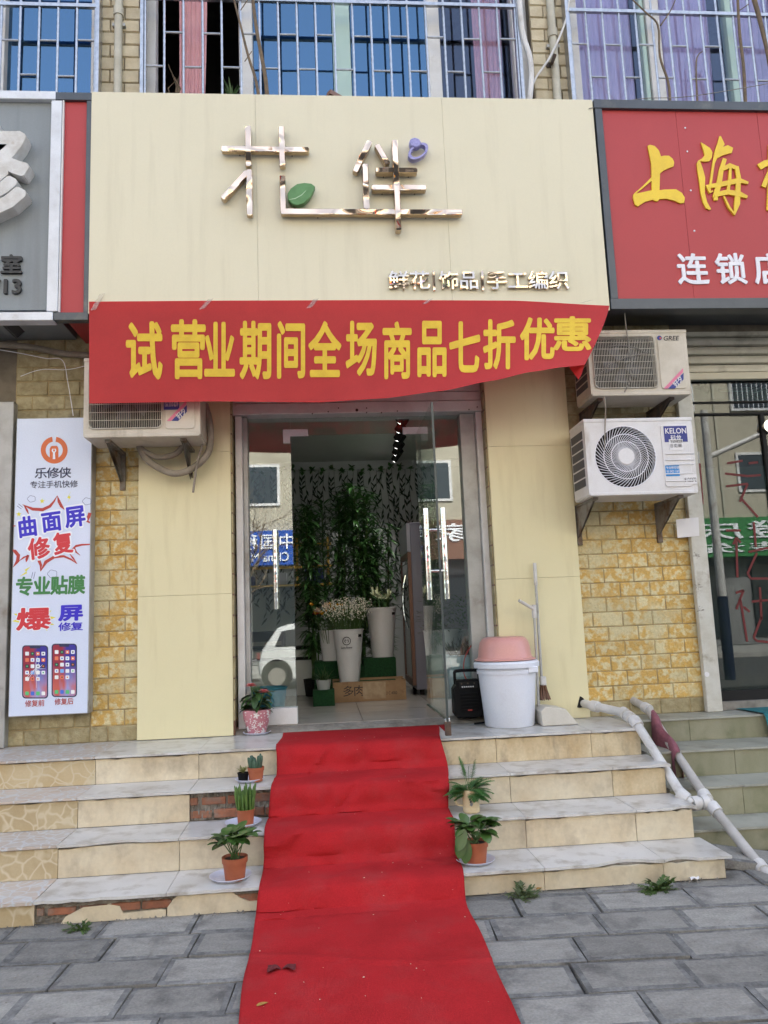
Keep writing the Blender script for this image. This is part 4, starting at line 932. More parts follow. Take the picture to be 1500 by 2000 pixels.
MB().box(lx-.0005, lx+.0025, GY-.006, GY+.006, FZ+.115, TZ+.006).build('glass_edge', m_glassedge, dr); MB().box(rx-.0025, rx+.0005, GY-.006, GY+.006, FZ+.115, TZ+.006).build('glass_edge', m_glassedge, dr)
MB().box(jl1-.01, lx+.008, GY-.06, GY+.05, FZ+.001, FZ+.114).build('plinth', m_white, dr, bevel=.004); MB().box(rx-.008, jr0+.01, GY-.03, GY+.05, FZ+.001, FZ+.114).build('plinth', m_white, dr, bevel=.004)
for s, xx in ((1, lx), (-1, rx)):
    MB().prism([(xx-s*.055, TZ-.055), (xx-.003*s, TZ-.055), (xx-.003*s, TZ-.004), (xx+s*.13, TZ-.004), (xx+s*.13, TZ+.05), (xx-s*.055, TZ+.05)], GY-.02, GY-.006).build('patch_fitting', m_alu, dr, bevel=.003)
# open leaf
LX = rx-.03; LY0, LY1 = GY-.01, -.69
MB().box(LX-.006, LX+.006, LY1, LY0, FZ+.09, TZ-.006).build('door_leaf', m_frameglass, dr)
MB().box(LX-.007, LX+.007, LY1-.004, LY1-.0005, FZ+.02, TZ-.006).build('leaf_edge', m_glassedge, dr)
MB().box(LX-.017, LX+.017, LY1-.001, LY0-.01, FZ+.008, FZ+.089).build('leaf_rail', m_steel, dr, bevel=.003)
MB().box(LX-.019, LX+.019, LY1-.012, LY1+.012, FZ-.012, FZ+.07).build('leaf_lock', m_rustdark, dr, bevel=.003)
hz0, hz1 = at(850,1171,-.55).z, at(850,993,-.55).z
hd = MB()
def handle(x, y, z0, z1, nm='pull_handle'):
    m = MB(); m.tube([(x,y,z0),(x,y,z1)], .019, 14)
    o = m.build(nm, m_steel, dr, smooth=True); k = MB(); n_ = 0; z = z0+.03
    while z < z1-.02:
        if .2 < ((z-z0)/(z1-z0)) % .5 < .42: k.tube([(x,y,z),(x,y,z+.003)], .0196, 14)
        z += .009
    k.build('handle_ring', m_goldside, o); return o
for s in (-1, 1): handle(LX+s*.055, -.56, hz0, hz1)
for z in (hz0+.18, hz1-.14): MB().tube([(LX-.05,-.56,z),(LX+.05,-.56,z)], .010, 10).build('handle_stub', m_steel, dr, smooth=True)
z0_, z1_ = at(539,1190,GY-.05).z, at(537,1035,GY-.05).z; handle(at(538.5,1110,GY-.05).x, GY-.06, z0_, z1_)
for z in (z0_+.12, z1_-.12): xx = at(538.5,1110,GY-.05).x; MB().tube([(xx,GY-.05,z),(xx,GY-.004,z)], .009, 10).build('handle_stub', m_steel, dr)
# ---- furniture and plants in the shop
m_turf = mat('artificial_turf', (.012,.075,.02), (.006,.04,.012), rough=.95, scale=60, bump=.012, bscale=160)
st_ = thing('plant_stand', 'stepped display stand covered in green artificial turf inside the shop', 'stand', (.25, 2.0, FZ))
SYD = 1.45
xa, xb = at(613,1300,SYD).x, at(776,1300,SYD).x; HF, HR, HL = at(683,1331,1.6).z, at(748,1283,1.92).z, at(648,1290,1.9).z
for a, b, c, d, e in ((xa, xb, SYD, SYD+.33, HF), (xa, xa+.22, SYD+.331, SYD+.62, HL), (xa+.45, xb+.02, SYD+.331, SYD+.62, HR), (xa+.221, xa+.449, SYD+.331, SYD+.62, HL-.05)): MB().box(a, b, c, d, FZ, e).build('turf_block', m_turf, st_, bevel=.006)
m_bucket = mat('white_plastic', (.68,.68,.69), (.63,.63,.64), rough=.4, scale=4)
m_green = mat('leaf_green', (.05,.11,.025), (.03,.07,.016), rough=.5, scale=20, rand=.15)
m_dkgreen = mat('dark_leaf_green', (.07,.19,.045), (.04,.115,.03), rough=.42, scale=14)
m_stem = flat('stem_green', (70,96,48), .6)
def bucket(px, ptop, pbot, Y, zb, rt, rb, lab, grp='white flower buckets'):
    c = at(px, pbot, Y); zt = at(px, ptop, Y).z
    t = thing('flower_bucket', lab, 'bucket', (c.x, Y, zb), grp); h = zt-zb
    MB().lathe([(0,0),(rb,0),(rb,.004),(rt,h-.012),(rt+.006,h-.01),(rt+.007,h),(rt-.002,h+.001),(rt-.008,h-.01),(rb*.97,.02),(0,.02)], (c.x, Y, zb), 36).build('bucket_body', m_bucket, t, smooth=True)
    MB().box(c.x+rt*.6, c.x+rt*.85, Y-rt*.72, Y-rt*.5, zt-.07, zt-.045).build('hand_slot', m_dark, t)
    return t, c.x, zt
def spray(t, cx, cy, z0, n, spread, hgt, mk_leaf, mt_stem, seedtilt=(0,0)):
    s = MB(); tips = []
    for _ in range(n):
        a = rnd(0, 6.283); r_ = spread*math.sqrt(rnd(0,1)); tip = Vector((cx+r_*math.cos(a)+seedtilt[0], cy+r_*math.sin(a)+seedtilt[1], z0+hgt*rnd(.55,1)))
        b = Vector((cx+r_*.3*math.cos(a), cy+r_*.3*math.sin(a), z0-.12)); mid = b.lerp(tip, .5)+Vector((0,0,.02)); s.tube([b, mid, tip], [.003,.0025,.0015], 4, caps=False); tips.append(tip)
    s.build('stems', mt_stem, t); return tips
BY = 1.60
t, bx_, bz_ = bucket(683, 1229, 1331, BY, HF, .135, .088, 'white flower bucket with round emblem holding white sprays behind the cardboard box')
lz = at(677, 1252, BY-.125).z; lxx = at(677,1252,BY-.125).x
em = MB(); em.tube([(lxx+.034*math.cos(k*.262), BY-.131, lz+.034*math.sin(k*.262)) for k in range(25)], .0032, 5, caps=False)
for s in (-1,1): em.tube([(lxx+s*.004, BY-.131, lz+.004), (lxx+s*.012, BY-.131, lz+.012), (lxx+s*.018, BY-.130, lz-.002), (lxx+s*.010, BY-.128, lz-.014)], .003, 5)
em.build('emblem', m_print, t); letters('Love flower', (lxx-.05, lxx+.05, lz-.066, lz-.046), BY-.131, 0, m_print, t, bold=.012, fit=True, joined=True, name='bucket_lettering')
m_gyp = flat('tiny_white_blossom', (225,222,205), .7)
gy = thing('gypsophila_spray', 'cloud of tiny white blossoms in the emblem bucket', 'flowers', (bx_, BY, bz_-.1))
tips = spray(gy, bx_, BY, bz_, 90, .22, .26, None, m_stem); f = MB()
for tp in tips:
    for _ in range(9):
        c = tp+Vector((rnd(-.05,.05), rnd(-.05,.05), rnd(-.07,.03))); r_ = rnd(.004,.0075)
        f.add([c+Vector((r_,0,0)), c+Vector((-r_*.5,r_*.8,0)), c+Vector((-r_*.5,-r_*.8,0)), c+Vector((0,0,r_)), c-Vector((0,0,r_))], [(0,1,3),(1,2,3),(2,0,3),(1,0,4),(2,1,4),(0,2,4)])
stuff(f.build('blossoms', m_gyp, gy)); g2 = MB()
for tp in tips[:50]: 
    for _ in range(3): g2.leaf(tp-Vector((rnd(-.03,.03),rnd(-.03,.03),rnd(.05,.2))), (rnd(-1,1),rnd(-1,1),rnd(0,1)), .05, .006, .3, 2)
stuff(g2.build('fine_leaves', m_stem, gy, recalc=False))
t, bx2, bz2 = bucket(748, 1187, 1283, BY+.32, HR, .142, .098, 'white flower bucket holding lilies on the higher turf block')
li = thing('lily_bunch', 'pale green lily buds in the higher white bucket', 'flowers', (bx2, BY+.32, bz2-.1)); m_lily = flat('lily_petal', (208,214,176), .5); lm = MB()
for tp in spray(li, bx2, BY+.32, bz2, 9, .13, .14, None, m_stem, (.03,-.03)):
    for k in range(5): lm.leaf(tp, (rnd(-.8,.8), rnd(-.8,.8), rnd(.2,1)), rnd(.06,.10), .022, .5, 4)
lm.build('petals', m_lily, li, recalc=False)
t, bx3, bz3 = bucket(648, 1231, 1288, BY+.30, HL, .11, .085, 'white flower bucket of yellow blooms half behind the emblem bucket')
ye = thing('mixed_flower_bunch', 'yellow and cream blooms with a red rose beside the bamboo stems', 'flowers', (bx3, BY+.3, bz3-.1)); tp = spray(ye, bx3-.02, BY+.24, bz3, 26, .16, .24, None, m_stem)
for nm, mt, sl, r_ in (('yellow_bloom', flat('yellow_bloom', (214,158,36), .6), tp[:14], .022), ('cream_rose', flat('cream_rose', (222,196,172), .6), tp[14:17], .035), ('red_rose', flat('red_rose', (170,24,28), .6), tp[17:19], .03)):
    m = MB()
    for c in sl:
        m = MB()
        for k in range(9): m.leaf(c, (rnd(-1,1), rnd(-1,1), rnd(-.1,1)), r_*1.5, r_*1.2, -.6, 3, cup=.5)
        m.build(nm, mt, ye, recalc=False)
gl_ = MB()
for c in tp: gl_.leaf(c-Vector((0,0,.06)), (rnd(-1,1),rnd(-1,1),rnd(-.2,.8)), .10, .03, .5, 4)
gl_.build('leaves', m_green, ye, recalc=False)
# bamboo like plants
for k, (px, topy, ln, lab) in enumerate(((615,985,1,'tall artificial bamboo plant nearest the glass side panel in the shop'), (660,962,1,'tall artificial bamboo plant rising behind the emblem bucket'), (708,958,1,'tall artificial bamboo plant behind the lily bucket'), (745,1020,1,'shorter artificial bamboo plant beside the fridge'))):
    Yb = 2.20 + .10*(k % 2); b0 = at(px, 1330, Yb); zt = at(px, topy, Yb).z
    t = thing('bamboo_plant', lab, 'plant', (b0.x, Yb, FZ), 'artificial bamboo plants in the shop'); s = MB(); l = MB()
    MB().lathe([(0,0),(.09,0),(.11,.16),(.10,.16),(.095,.12),(0,.12)], (b0.x, Yb, FZ+.001), 20).build('pot', m_dark, t)
    for c in range(6):
        a = rnd(0,6.28); r0 = rnd(.01,.05); tx, ty = b0.x+rnd(-.15,.15), Yb+rnd(-.12,.12); zz = zt-rnd(0,.3)
        p0 = Vector((b0.x+r0*math.cos(a), Yb+r0*math.sin(a), FZ+.1)); p1 = Vector((tx,ty,zz)); mid = p0.lerp(p1,.5)+Vector((rnd(-.05,.05),rnd(-.05,.05),0)); pts = smoothpts([p0,mid,p1],8)
        s.tube(pts, .008, 6)
        for i in range(4, len(pts)):
            for _ in range(9):
                q = pts[i] + Vector((rnd(-.02,.02), rnd(-.02,.02), rnd(-.05,.05))); an = rnd(0,6.28)
                l.leaf(q, (math.cos(an), math.sin(an), rnd(-.1,1.0)), rnd(.12,.22), rnd(.024,.04), rnd(.5,1.3), 4, cup=.3)
    s.build('canes', m_stem, t); l.build('leaves', m_dkgreen, t, recalc=False)
# leaf garlands on the rear wall
gm = []
for v in range(5):
    l = MB(); z = 0; x = 0
    l.tube([(.012*math.sin(i*.9+v), 0, -i*.09) for i in range(19)], .0022, 4, caps=False)
    while z > -1.62:
        z -= rnd(.045,.07); s = random.choice((-1,1)); l.leaf((.012*math.sin(-z*10+v), -.006, z), (s*rnd(.2,.8), -rnd(.05,.3), -rnd(.4,1)), rnd(.07,.11), rnd(.016,.026), .4, 3, cup=.2, up=(0,-1,0))
    gm.append(l.mesh('leaf_garland', mat('garland_leaf%d' % v, (.02,.045,.02), (.012,.03,.012), rough=.6, scale=9), recalc=False))
xl_, xr_ = -1.1, at(815,1000,RYB).x
for i in range(34):
    o = link('leaf_garland', gm[i % 5], None, (xl_+(xr_-xl_)*i/33, RYB-.012, 3.06+rnd(-.03,.03))); o.scale = (1, 1, rnd(.85,1.05))
    tag(o, 'dark leaf garland strand hanging on the white rear wall', 'garland', 'leaf garlands on the rear wall')
cn = thing('cornice_garland', 'row of dark rose heads pinned along the top of the rear wall', 'garland', (.2, RYB-.04, 3.05)); m = MB()
MB().box(RX0+.01, RX1-.01, RYB-.03, RYB-.002, 3.07, 3.12).build('cornice', m_int, cn)
for i in range(22):
    c = Vector((-1.1+i*.112, RYB-.05, 3.05+rnd(-.03,.04)))
    for k in range(7): m.leaf(c, (rnd(-1,1), -rnd(.1,.8), rnd(-1,1)), .06, .045, 0, 3)
m.build('rose_heads', m_dkgreen, cn, recalc=False)
# counter, gold lattice, fridge, track lights
ct = thing('shop_counter', 'white counter with a dark band at the rear left of the shop', 'counter', (-.7, 2.6, FZ)); cx1 = at(612,1290,2.3).x
MB().box(-1.4, cx1, 2.3, 2.75, FZ, 1.08).build('counter_body', m_int, ct, bevel=.004); MB().box(-1.41, cx1+.01, 2.29, 2.76, 1.081, 1.11).build('counter_top', m_dark, ct); MB().box(-1.4, cx1-.002, 2.285, 2.299, .98, 1.01).build('dark_band', m_dark, ct)
pr_ = thing('printer', 'black printer standing on the white counter', 'printer', (-.6, 2.5, 1.111)); MB().box(-.75, -.40, 2.36, 2.62, 1.111, 1.27).build('printer_body', m_print, pr_, bevel=.012, seg=2); MB().box(-.72, -.43, 2.34, 2.359, 1.13, 1.17).build('paper_tray', m_greycable, pr_)
sl = thing('wall_shelf', 'gold wall shelf with parcels on the rear left wall', 'shelf', (-.5, 3.2, 1.75)); m_gd = mat('gold_metal', (.55,.36,.09), rough=.35, metal=.7)
MB().box(-1.2, .1, 3.0, RYB-.002, 1.74, 1.76).build('shelf_board', m_gd, sl)
for x in (-1.15, -.3, .05): MB().box(x, x+.025, RYB-.02, RYB-.003, 1.76, 2.3).build('lattice_bar', m_gd, sl)
for z in (1.95, 2.2): MB().box(-1.2, .1, RYB-.026, RYB-.021, z, z+.03).build('lattice_bar', m_gd, sl)
for i, (x, c) in enumerate(((-.95,(60,70,120)),(-.6,(190,190,196)),(-.2,(52,60,110)))):
    o = MB().box(x, x+.2, 3.04, 3.22, 1.761, 1.761+.1+.03*i).build('parcel', flat('parcel%d' % i, c, .6), bevel=.004); tag(o, ['blue parcel at the end of the gold wall shelf','pale parcel in the middle of the gold wall shelf','blue parcel near the bamboo on the gold wall shelf'][i], 'parcel')
fx0 = at(803,1150,1.75).x; fr_ = thing('display_fridge', 'upright flower fridge with brown framed glass door and grey side', 'fridge', (fx0+.3, 2.1, FZ)); fz1 = at(815,1020,1.75).z
MB().box(fx0+.012, min(fx0+.62, RX1-.01), 1.75, 2.45, FZ+.05, fz1).build('cabinet', flat('fridge_grey', (120,120,132), .45), fr_, bevel=.006)
for a, b in ((1.75,1.80),(2.40,2.45)): MB().box(fx0-.02, fx0+.0115, a, b, FZ+.09, fz1-.28).build('door_frame', m_wood, fr_)
for a, b in ((FZ+.09,FZ+.15),(fz1-.33,fz1-.28)): MB().box(fx0-.021, fx0+.011, 1.801, 2.399, a, b).build('door_frame', m_wood, fr_)
MB().box(fx0-.012, fx0-.006, 1.80, 2.40, FZ+.15, fz1-.33).build('door_glass', m_shopgl, fr_); MB().box(fx0-.02, fx0+.0115, 1.75, 2.45, fz1-.275, fz1-.005).build('light_header', flat('fridge_header', (150,152,160), .4), fr_)
MB().tube(smoothpts([(fx0-.03,1.9,1.25),(fx0-.06,1.9,1.4),(fx0-.06,1.9,1.6),(fx0-.03,1.9,1.75)]), .01, 8).build('handle', m_steel, fr_)
for x, y in ((fx0+.05,1.8),(fx0+.5,1.8),(fx0+.05,2.4),(fx0+.5,2.4)): MB().box(x, x+.04, y, y+.04, FZ, FZ+.05).build('foot', m_dark, fr_)
tl = thing('track_light', 'black ceiling track with a row of black spotlights in the shop', 'light', (.8, 2.0, RZ))
MB().bar((.70,.7,RZ-.012), (.82,2.9,RZ-.012), .035, .024).build('track', m_dark, tl)
m_lens = bpy.data.materials.new('lit_lamp_lens'); m_lens.use_nodes = True; _b = m_lens.node_tree.nodes['Principled BSDF']; _b.inputs['Emission Color'].default_value = (1,.97,.92,1); _b.inputs['Emission Strength'].default_value = 3
for i in range(6):
    if i in (1, 3, 5):                  # lit spotlights of the shop's track
        sl_ = bpy.data.lights.new('spot_lamp', 'SPOT'); sl_.energy = 5; sl_.spot_size = R(95); sl_.spot_blend = .8; sl_.shadow_soft_size = .03; sl_.color = (1,.97,.93)
        so = bpy.data.objects.new('spot_lamp', sl_); COL.objects.link(so); so.parent = tl; so.matrix_parent_inverse = Matrix.Translation(tl.location).inverted()
        so.location = (.72+.02*i-.045, 1.0+.32*i+.055, RZ-.157); so.rotation_euler = Vector((.35,-.1,.9)).to_track_quat('Z','Y').to_euler()
    c = Vector((.72+.02*i, 1.0+.32*i, RZ-.10)); MB().tube([c+Vector((0,0,.085)), c+Vector((0,0,.03))], .008, 6).build('bracket', m_dark, tl); MB().tube([c+Vector((.04,-.05,.05)), c+Vector((-.03,.04,-.04))], .036, 14).build('spot_head', m_dark, tl, smooth=True); MB().tube([c+Vector((-.0305,.0405,-.0405)), c+Vector((-.033,.043,-.043))], .028, 14).build('lens', m_lens, tl)
# cardboard box
m_card = mat('brown_cardboard', (.36,.225,.12), (.30,.185,.095), rough=.85, scale=8, dirt=(.22,.13,.07), dscale=10, dlo=.6, dhi=.75)
a, b = atz(651,1372,FZ), atz(795,1367,FZ); cy = (a.y+b.y)/2; ch_ = at(700,1331,cy).z-FZ
bo = thing('cardboard_box', 'long open cardboard box on the shop floor before the buckets', 'box', ((a.x+b.x)/2, cy+.12, FZ))
bb = MB(); bb.box(a.x, b.x, cy, cy+.006, FZ+.001, FZ+ch_).box(a.x, b.x, cy+.25, cy+.256, FZ+.001, FZ+ch_+.012).box(a.x, a.x+.006, cy+.0065, cy+.2495, FZ+.001, FZ+ch_).box(b.x-.006, b.x, cy+.0065, cy+.2495, FZ+.001, FZ+ch_).box(a.x+.007, b.x-.007, cy+.007, cy+.249, FZ+.001, FZ+.008); bb.build('walls', m_card, bo)
MB().add([(a.x+.01,cy-.001,FZ+ch_),(b.x-.01,cy-.001,FZ+ch_-.0),(b.x-.06,cy+.10,FZ+ch_-.03),(a.x+.05,cy+.1,FZ+ch_-.025)], [(0,1,2,3)]).build('flap', m_card, bo, recalc=False)
letters('多肉', (a.x+.09, a.x+.27, FZ+.05, FZ+.135), cy-.0005, 0, m_print, bo, bold=-.004, name='printed_letter'); letters('C 2 C 4000', (b.x-.20, b.x-.08, FZ+.05, FZ+.075), cy-.0005, 0, m_print, bo, bold=0, fit=True, joined=True, name='printed_letter')
MB().box(a.x+.26, a.x+.46, cy-.002, cy-.0008, FZ+.02, FZ+ch_-.01).build('torn_tape', mat('torn_label', (.45,.33,.2), (.33,.22,.12), rough=.5, scale=14), bo)
# small clear pot on the stand foot
cp = at(632, 1335, SYD-.12); tpot = thing('seedling_pot', 'seedling in a small clear plastic pot by the turf stand', 'plant pot', (cp.x, SYD-.15, FZ)); zz = FZ
MB().box(cp.x-.09, cp.x+.09, SYD-.25, SYD-.06, FZ+.0005, FZ+.13).build('turf_base', m_turf, tpot)
MB().lathe([(0,0),(.05,0),(.065,.08),(.06,.08),(.047,.01),(0,.01)], (cp.x, SYD-.155, FZ+.131), 20).build('pot', mat('frosted_plastic', (.4,.42,.42), rough=.3), tpot, smooth=True); m = MB()
for k in range(40): m.leaf((cp.x+rnd(-.03,.03), SYD-.155+rnd(-.03,.03), FZ+.19), (rnd(-.8,.8), rnd(-.8,.8), rnd(.4,1)), rnd(.08,.17), .012, .7, 4)
m.build('leaves', m_green, tpot, recalc=False)
# teal bucket and planter behind the side glasses
tb_ = thing('teal_bucket', 'teal plastic bucket behind the fixed glass panel', 'bucket', (at(530,1380,.45).x, .45, FZ)); c = at(530,1380,.45)
MB().lathe([(0,.0),(.105,0),(.135,.22),(.142,.225),(.142,.235),(.13,.235),(.1,.01),(0,.01)], (c.x-.02, .45, FZ), 30).build('bucket_body', flat('teal_plastic', (26,120,142), .4), tb_, smooth=True)
bp_ = thing('pale_blue_planter', 'pale blue square planter of dried stems behind the side glass', 'planter', (at(906,1380,.5).x, .5, FZ)); c = at(908,1380,.5); zt = at(908,1278,.5).z
V = [(c.x-.085,.42,FZ),(c.x+.085,.42,FZ),(c.x+.085,.58,FZ),(c.x-.085,.58,FZ),(c.x-.115,.39,zt),(c.x+.115,.39,zt),(c.x+.115,.61,zt),(c.x-.115,.61,zt),(c.x-.105,.40,zt),(c.x+.105,.40,zt),(c.x+.105,.60,zt),(c.x-.105,.60,zt),(c.x-.1,.405,zt-.04),(c.x+.1,.405,zt-.04),(c.x+.1,.595,zt-.04),(c.x-.1,.595,zt-.04)]
MB().add(V, [(0,3,2,1)]+[(i,(i+1)%4,(i+1)%4+4,i+4) for i in range(4)]+[(i+4,(i+1)%4+4,(i+1)%4+8,i+8) for i in range(4)]+[(i+8,(i+1)%4+8,(i+1)%4+12,i+12) for i in range(4)]+[(12,13,14,15)]).build('planter_body', flat('pale_blue_plastic', (178,196,204), .4), bp_, bevel=.003)
MB().box(c.x-.045, c.x+.03, .3965, .4, zt-.085, zt-.05).build('hand_slot', m_dark, bp_); m = MB()
for k in range(70): m.leaf((c.x+rnd(-.08,.08), .5+rnd(-.08,.08), zt-.03), (rnd(-.5,.5), rnd(-.5,.5), 1), rnd(.10,.2), .016, .5, 3)
m.build('dried_stems', mat('dried_leaf', (.07,.055,.035), (.04,.05,.025), rough=.8, scale=12), bp_, recalc=False)
for k, (px, Yp, hh, lab) in enumerate(((868, .75, .30, 'bushy grey green plant in a tall white pot inside the side glass'), (915, .95, .30, 'leafy green plant in a white pot further inside the side glass'))):
    c = at(px, 1380, Yp); t = thing('shop_plant', lab, 'plant', (c.x, Yp, FZ)); zp = at(px, 1230, Yp).z
    MB().lathe([(0,0),(.10,0),(.14,zp-FZ-.01),(.145,zp-FZ),(.13,zp-FZ),(.12,zp-FZ-.04),(0,zp-FZ-.04)], (c.x, Yp, FZ), 28).build('pot', m_bucket, t, smooth=True); m = MB()
    for q in range(260):
        a = rnd(0,6.28); r_ = .17*math.sqrt(rnd(0,1)); m.leaf((c.x+r_*math.cos(a), Yp+r_*math.sin(a), zp-.03+rnd(0,hh)), (math.cos(a), math.sin(a), rnd(-.2,1)), rnd(.03,.055), .016, .4, 3)
    m.build('foliage', m_green if k else mat('grey_green_leaf', (.10,.13,.08), (.06,.085,.05), rough=.6, scale=20), t, recalc=False)
# ---------------------------------------------------------------- red carpet
prof = [(.02,.603,553,857,1),]
CP = []   # (Y, z, px_left, px_right, py) edges follow the photograph on each step
def edge(Y, z, xl, xr): CP.append((Y, z, xl, xr))
def xat(px, Y, z):              # world x of the pixel column px at a given Y, z
    y0 = 1000
    for _ in range(6):
        p = at(px, y0, Y); y0 += (p.z-z)*1500/(Y-CAM.y)
    return at(px, y0, Y).x
pts = [(-.03,.604,553,856),(-.30,.606,549,858),(-.57,.607,541,860),(-.625,.600,540,861),(-.650,.57,541,864),(-.665,.50,541,870),(-.70,.455,540,873),(-.78,.447,535,874),(-.89,.444,530,875),(-.945,.437,529,875),(-.965,.40,528,876),(-.975,.34,527,876),(-1.01,.29,526,877),(-1.09,.283,521,881),
       (-1.20,.281,517,886),(-1.250,.273,516,887),(-1.272,.23,515,887),(-1.285,.17,515,887),(-1.32,.125,513,890),(-1.40,.117,511,897),(-1.51,.115,508,905),(-1.565,.105,507,907),(-1.59,.07,505,908),(-1.62,.025,503,910),(-1.68,.010,500,913),(-1.80,.006,495,921),(-2.2,.005,479,958),(-2.7,.005,459,1010),(-3.4,.005,None,None)]
rows = []
for (Y, z, a, b) in pts:
    if a is None: rows.append((Y, z, rows[-1][2]-.02, rows[-1][3]-.0)); continue
    rows.append((Y, z, xat(a, Y, z), xat(b, Y, z)))
tot = [0]
for a, b in zip(rows, rows[1:]): tot.append(tot[-1]+math.hypot(b[0]-a[0], b[1]-a[1]))
def car(u, v):
    s = u*tot[-1]; i = max(k for k in range(len(tot)-1) if tot[k] <= s+1e-9); t = (s-tot[i])/(tot[i+1]-tot[i])
    a, b = rows[i], rows[i+1]; Y, z, xl, xr = [a[k]+(b[k]-a[k])*t for k in range(4)]; x = xl+(xr-xl)*v
    steep = abs(b[1]-a[1])/(abs(b[0]-a[0])+abs(b[1]-a[1])+1e-6)
    wv = .5+.5*math.sin(x*4.1+Y*2.2); dent = .017*math.sin(x*6.3+s*3.1)*math.sin(x*2.7+s*1.3) + .008*math.sin(x*13+s*8.1+2*math.sin(x*3)) + .004*math.sin(x*23-s*14) + .014*max(0, 1-abs(math.sin(x*2.3+s*5.2+.7*math.sin(x*7)))*5)
    onstep = -1.70 < Y < -.55
    Y2 = Y - (abs(dent)*1.7 + .012*wv)*onstep*(.25+steep); z2 = z + abs(dent)*.45*onstep*(1-steep)
    if Y < -1.7: z2 += .006*(math.sin(x*5+Y*3)+1)*.5 + .003*(math.sin(x*11-Y*7)+1)*.5 + .007*max(0, 1-abs(math.sin(Y*4.4+.5*math.sin(x*3)))*8)
    return (x + (.004*math.sin(s*9) if v in (0,1) else 0), Y2, z2)
cp_ = tag(MB().grid(car, 240, 60).build('red_carpet', m_carpet, smooth=True, recalc=False), 'red felt carpet running down the shop steps onto the pavement', 'carpet')
sd = cp_.modifiers.new('thickness', 'SOLIDIFY'); sd.thickness = .003; sd.offset = 1
if sum(p.normal.z for p in cp_.data.polygons) < 0: cp_.data.flip_normals()
# scraps on the carpet
bw = thing('black_mesh_scrap', 'small dark bow shaped scrap lying on the red carpet', 'scrap', atz(550,1893,.012)); c = atz(550,1893,.012)
for s in (-1, 1):
    MB().grid(lambda u, v, s=s: (c.x+s*(.004+.05*u), c.y+(v-.5)*.055*(.25+u)+.008*math.sin(u*6), .014+.012*math.sin(u*2.6)*abs(math.sin(v*5+s))), 6, 6).build('lobe', mat('dark_mesh%d' % s, (.13,.012,.015), (.09,.01,.012), rough=.8, scale=90), bw, recalc=False)
lt = MB()
for _ in range(70):
    u, v = rnd(.08,.97), rnd(.03,.97); p = car(u, v); s = rnd(.002,.006); a = rnd(0,3.14); h = .0055
    lt.add([(p[0]+s*math.cos(a), p[1]+s*math.sin(a), p[2]+h), (p[0]-s*.4*math.sin(a), p[1]+s*.4*math.cos(a), p[2]+h+.002), (p[0]-s*math.cos(a), p[1]-s*math.sin(a), p[2]+h), (p[0]+s*.4*math.sin(a), p[1]-s*.4*math.cos(a), p[2]+h)], [(0,1,2,3)])
o = stuff(lt.build('litter_flecks', m_litter, recalc=False)); tag(o, 'scattered pale flecks of litter on the red carpet', 'litter')
for (px, py, mt_) in ((513,1962,'leaf_y'),(1056,1735,'leaf_o')):
    c = atz(px, py, .016); m = MB(); m.leaf((c.x-.02, c.y, .013), (1,.6,.05), .045, .022, .1, 4); o = m.build('fallen_leaf', mat(mt_, (.40,.22,.05), (.3,.13,.03), rough=.7, scale=60), recalc=False)
    tag(o, 'dry yellow leaf lying on the red carpet edge' if mt_ == 'leaf_y' else 'dry orange leaf lying at the foot of the steps', 'leaf')
# ---------------------------------------------------------------- things on the landing
LZ = .601
m_terra = mat('terracotta_plastic', (.36,.105,.045), (.31,.085,.035), rough=.55, scale=8, rand=.05)
m_saucer = mat('lilac_white_plastic', (.66,.67,.78), (.6,.61,.72), rough=.4, scale=5)
m_soil = mat('potting_soil', (.05,.035,.025), (.03,.022,.016), rough=.95, scale=50, bump=.006, bscale=120)
def saucer(c, r_, z, lab, grp='white plastic saucers on the steps'):
    o = MB().lathe([(0,.003),(r_*.7,.003),(r_*.74,.0035),(r_*.97,.018),(r_,.0185),(r_*1.0,.0165),(r_*.76,.0),(0,.0)], (c[0],c[1],z), 40).build('plant_saucer', m_saucer, smooth=True); return tag(o, lab, 'saucer', grp)
def pot(t, c, z, rb, rt, h, mt=None, rim=.25):
    MB().lathe([(0,0),(rb,0),(rb+(rt-rb)*(1-rim),h*(1-rim)),(rt*1.03,h*(1-rim)+.001),(rt*1.05,h),(rt*.95,h),(rt*.9,h*.86),(0,h*.86)], (c[0],c[1],z), 32).build('pot', mt or m_terra, t, smooth=True)
    MB().lathe([(0,0),(rt*.88,0)], (c[0],c[1],z+h*.88), 24).build('soil', m_soil, t)
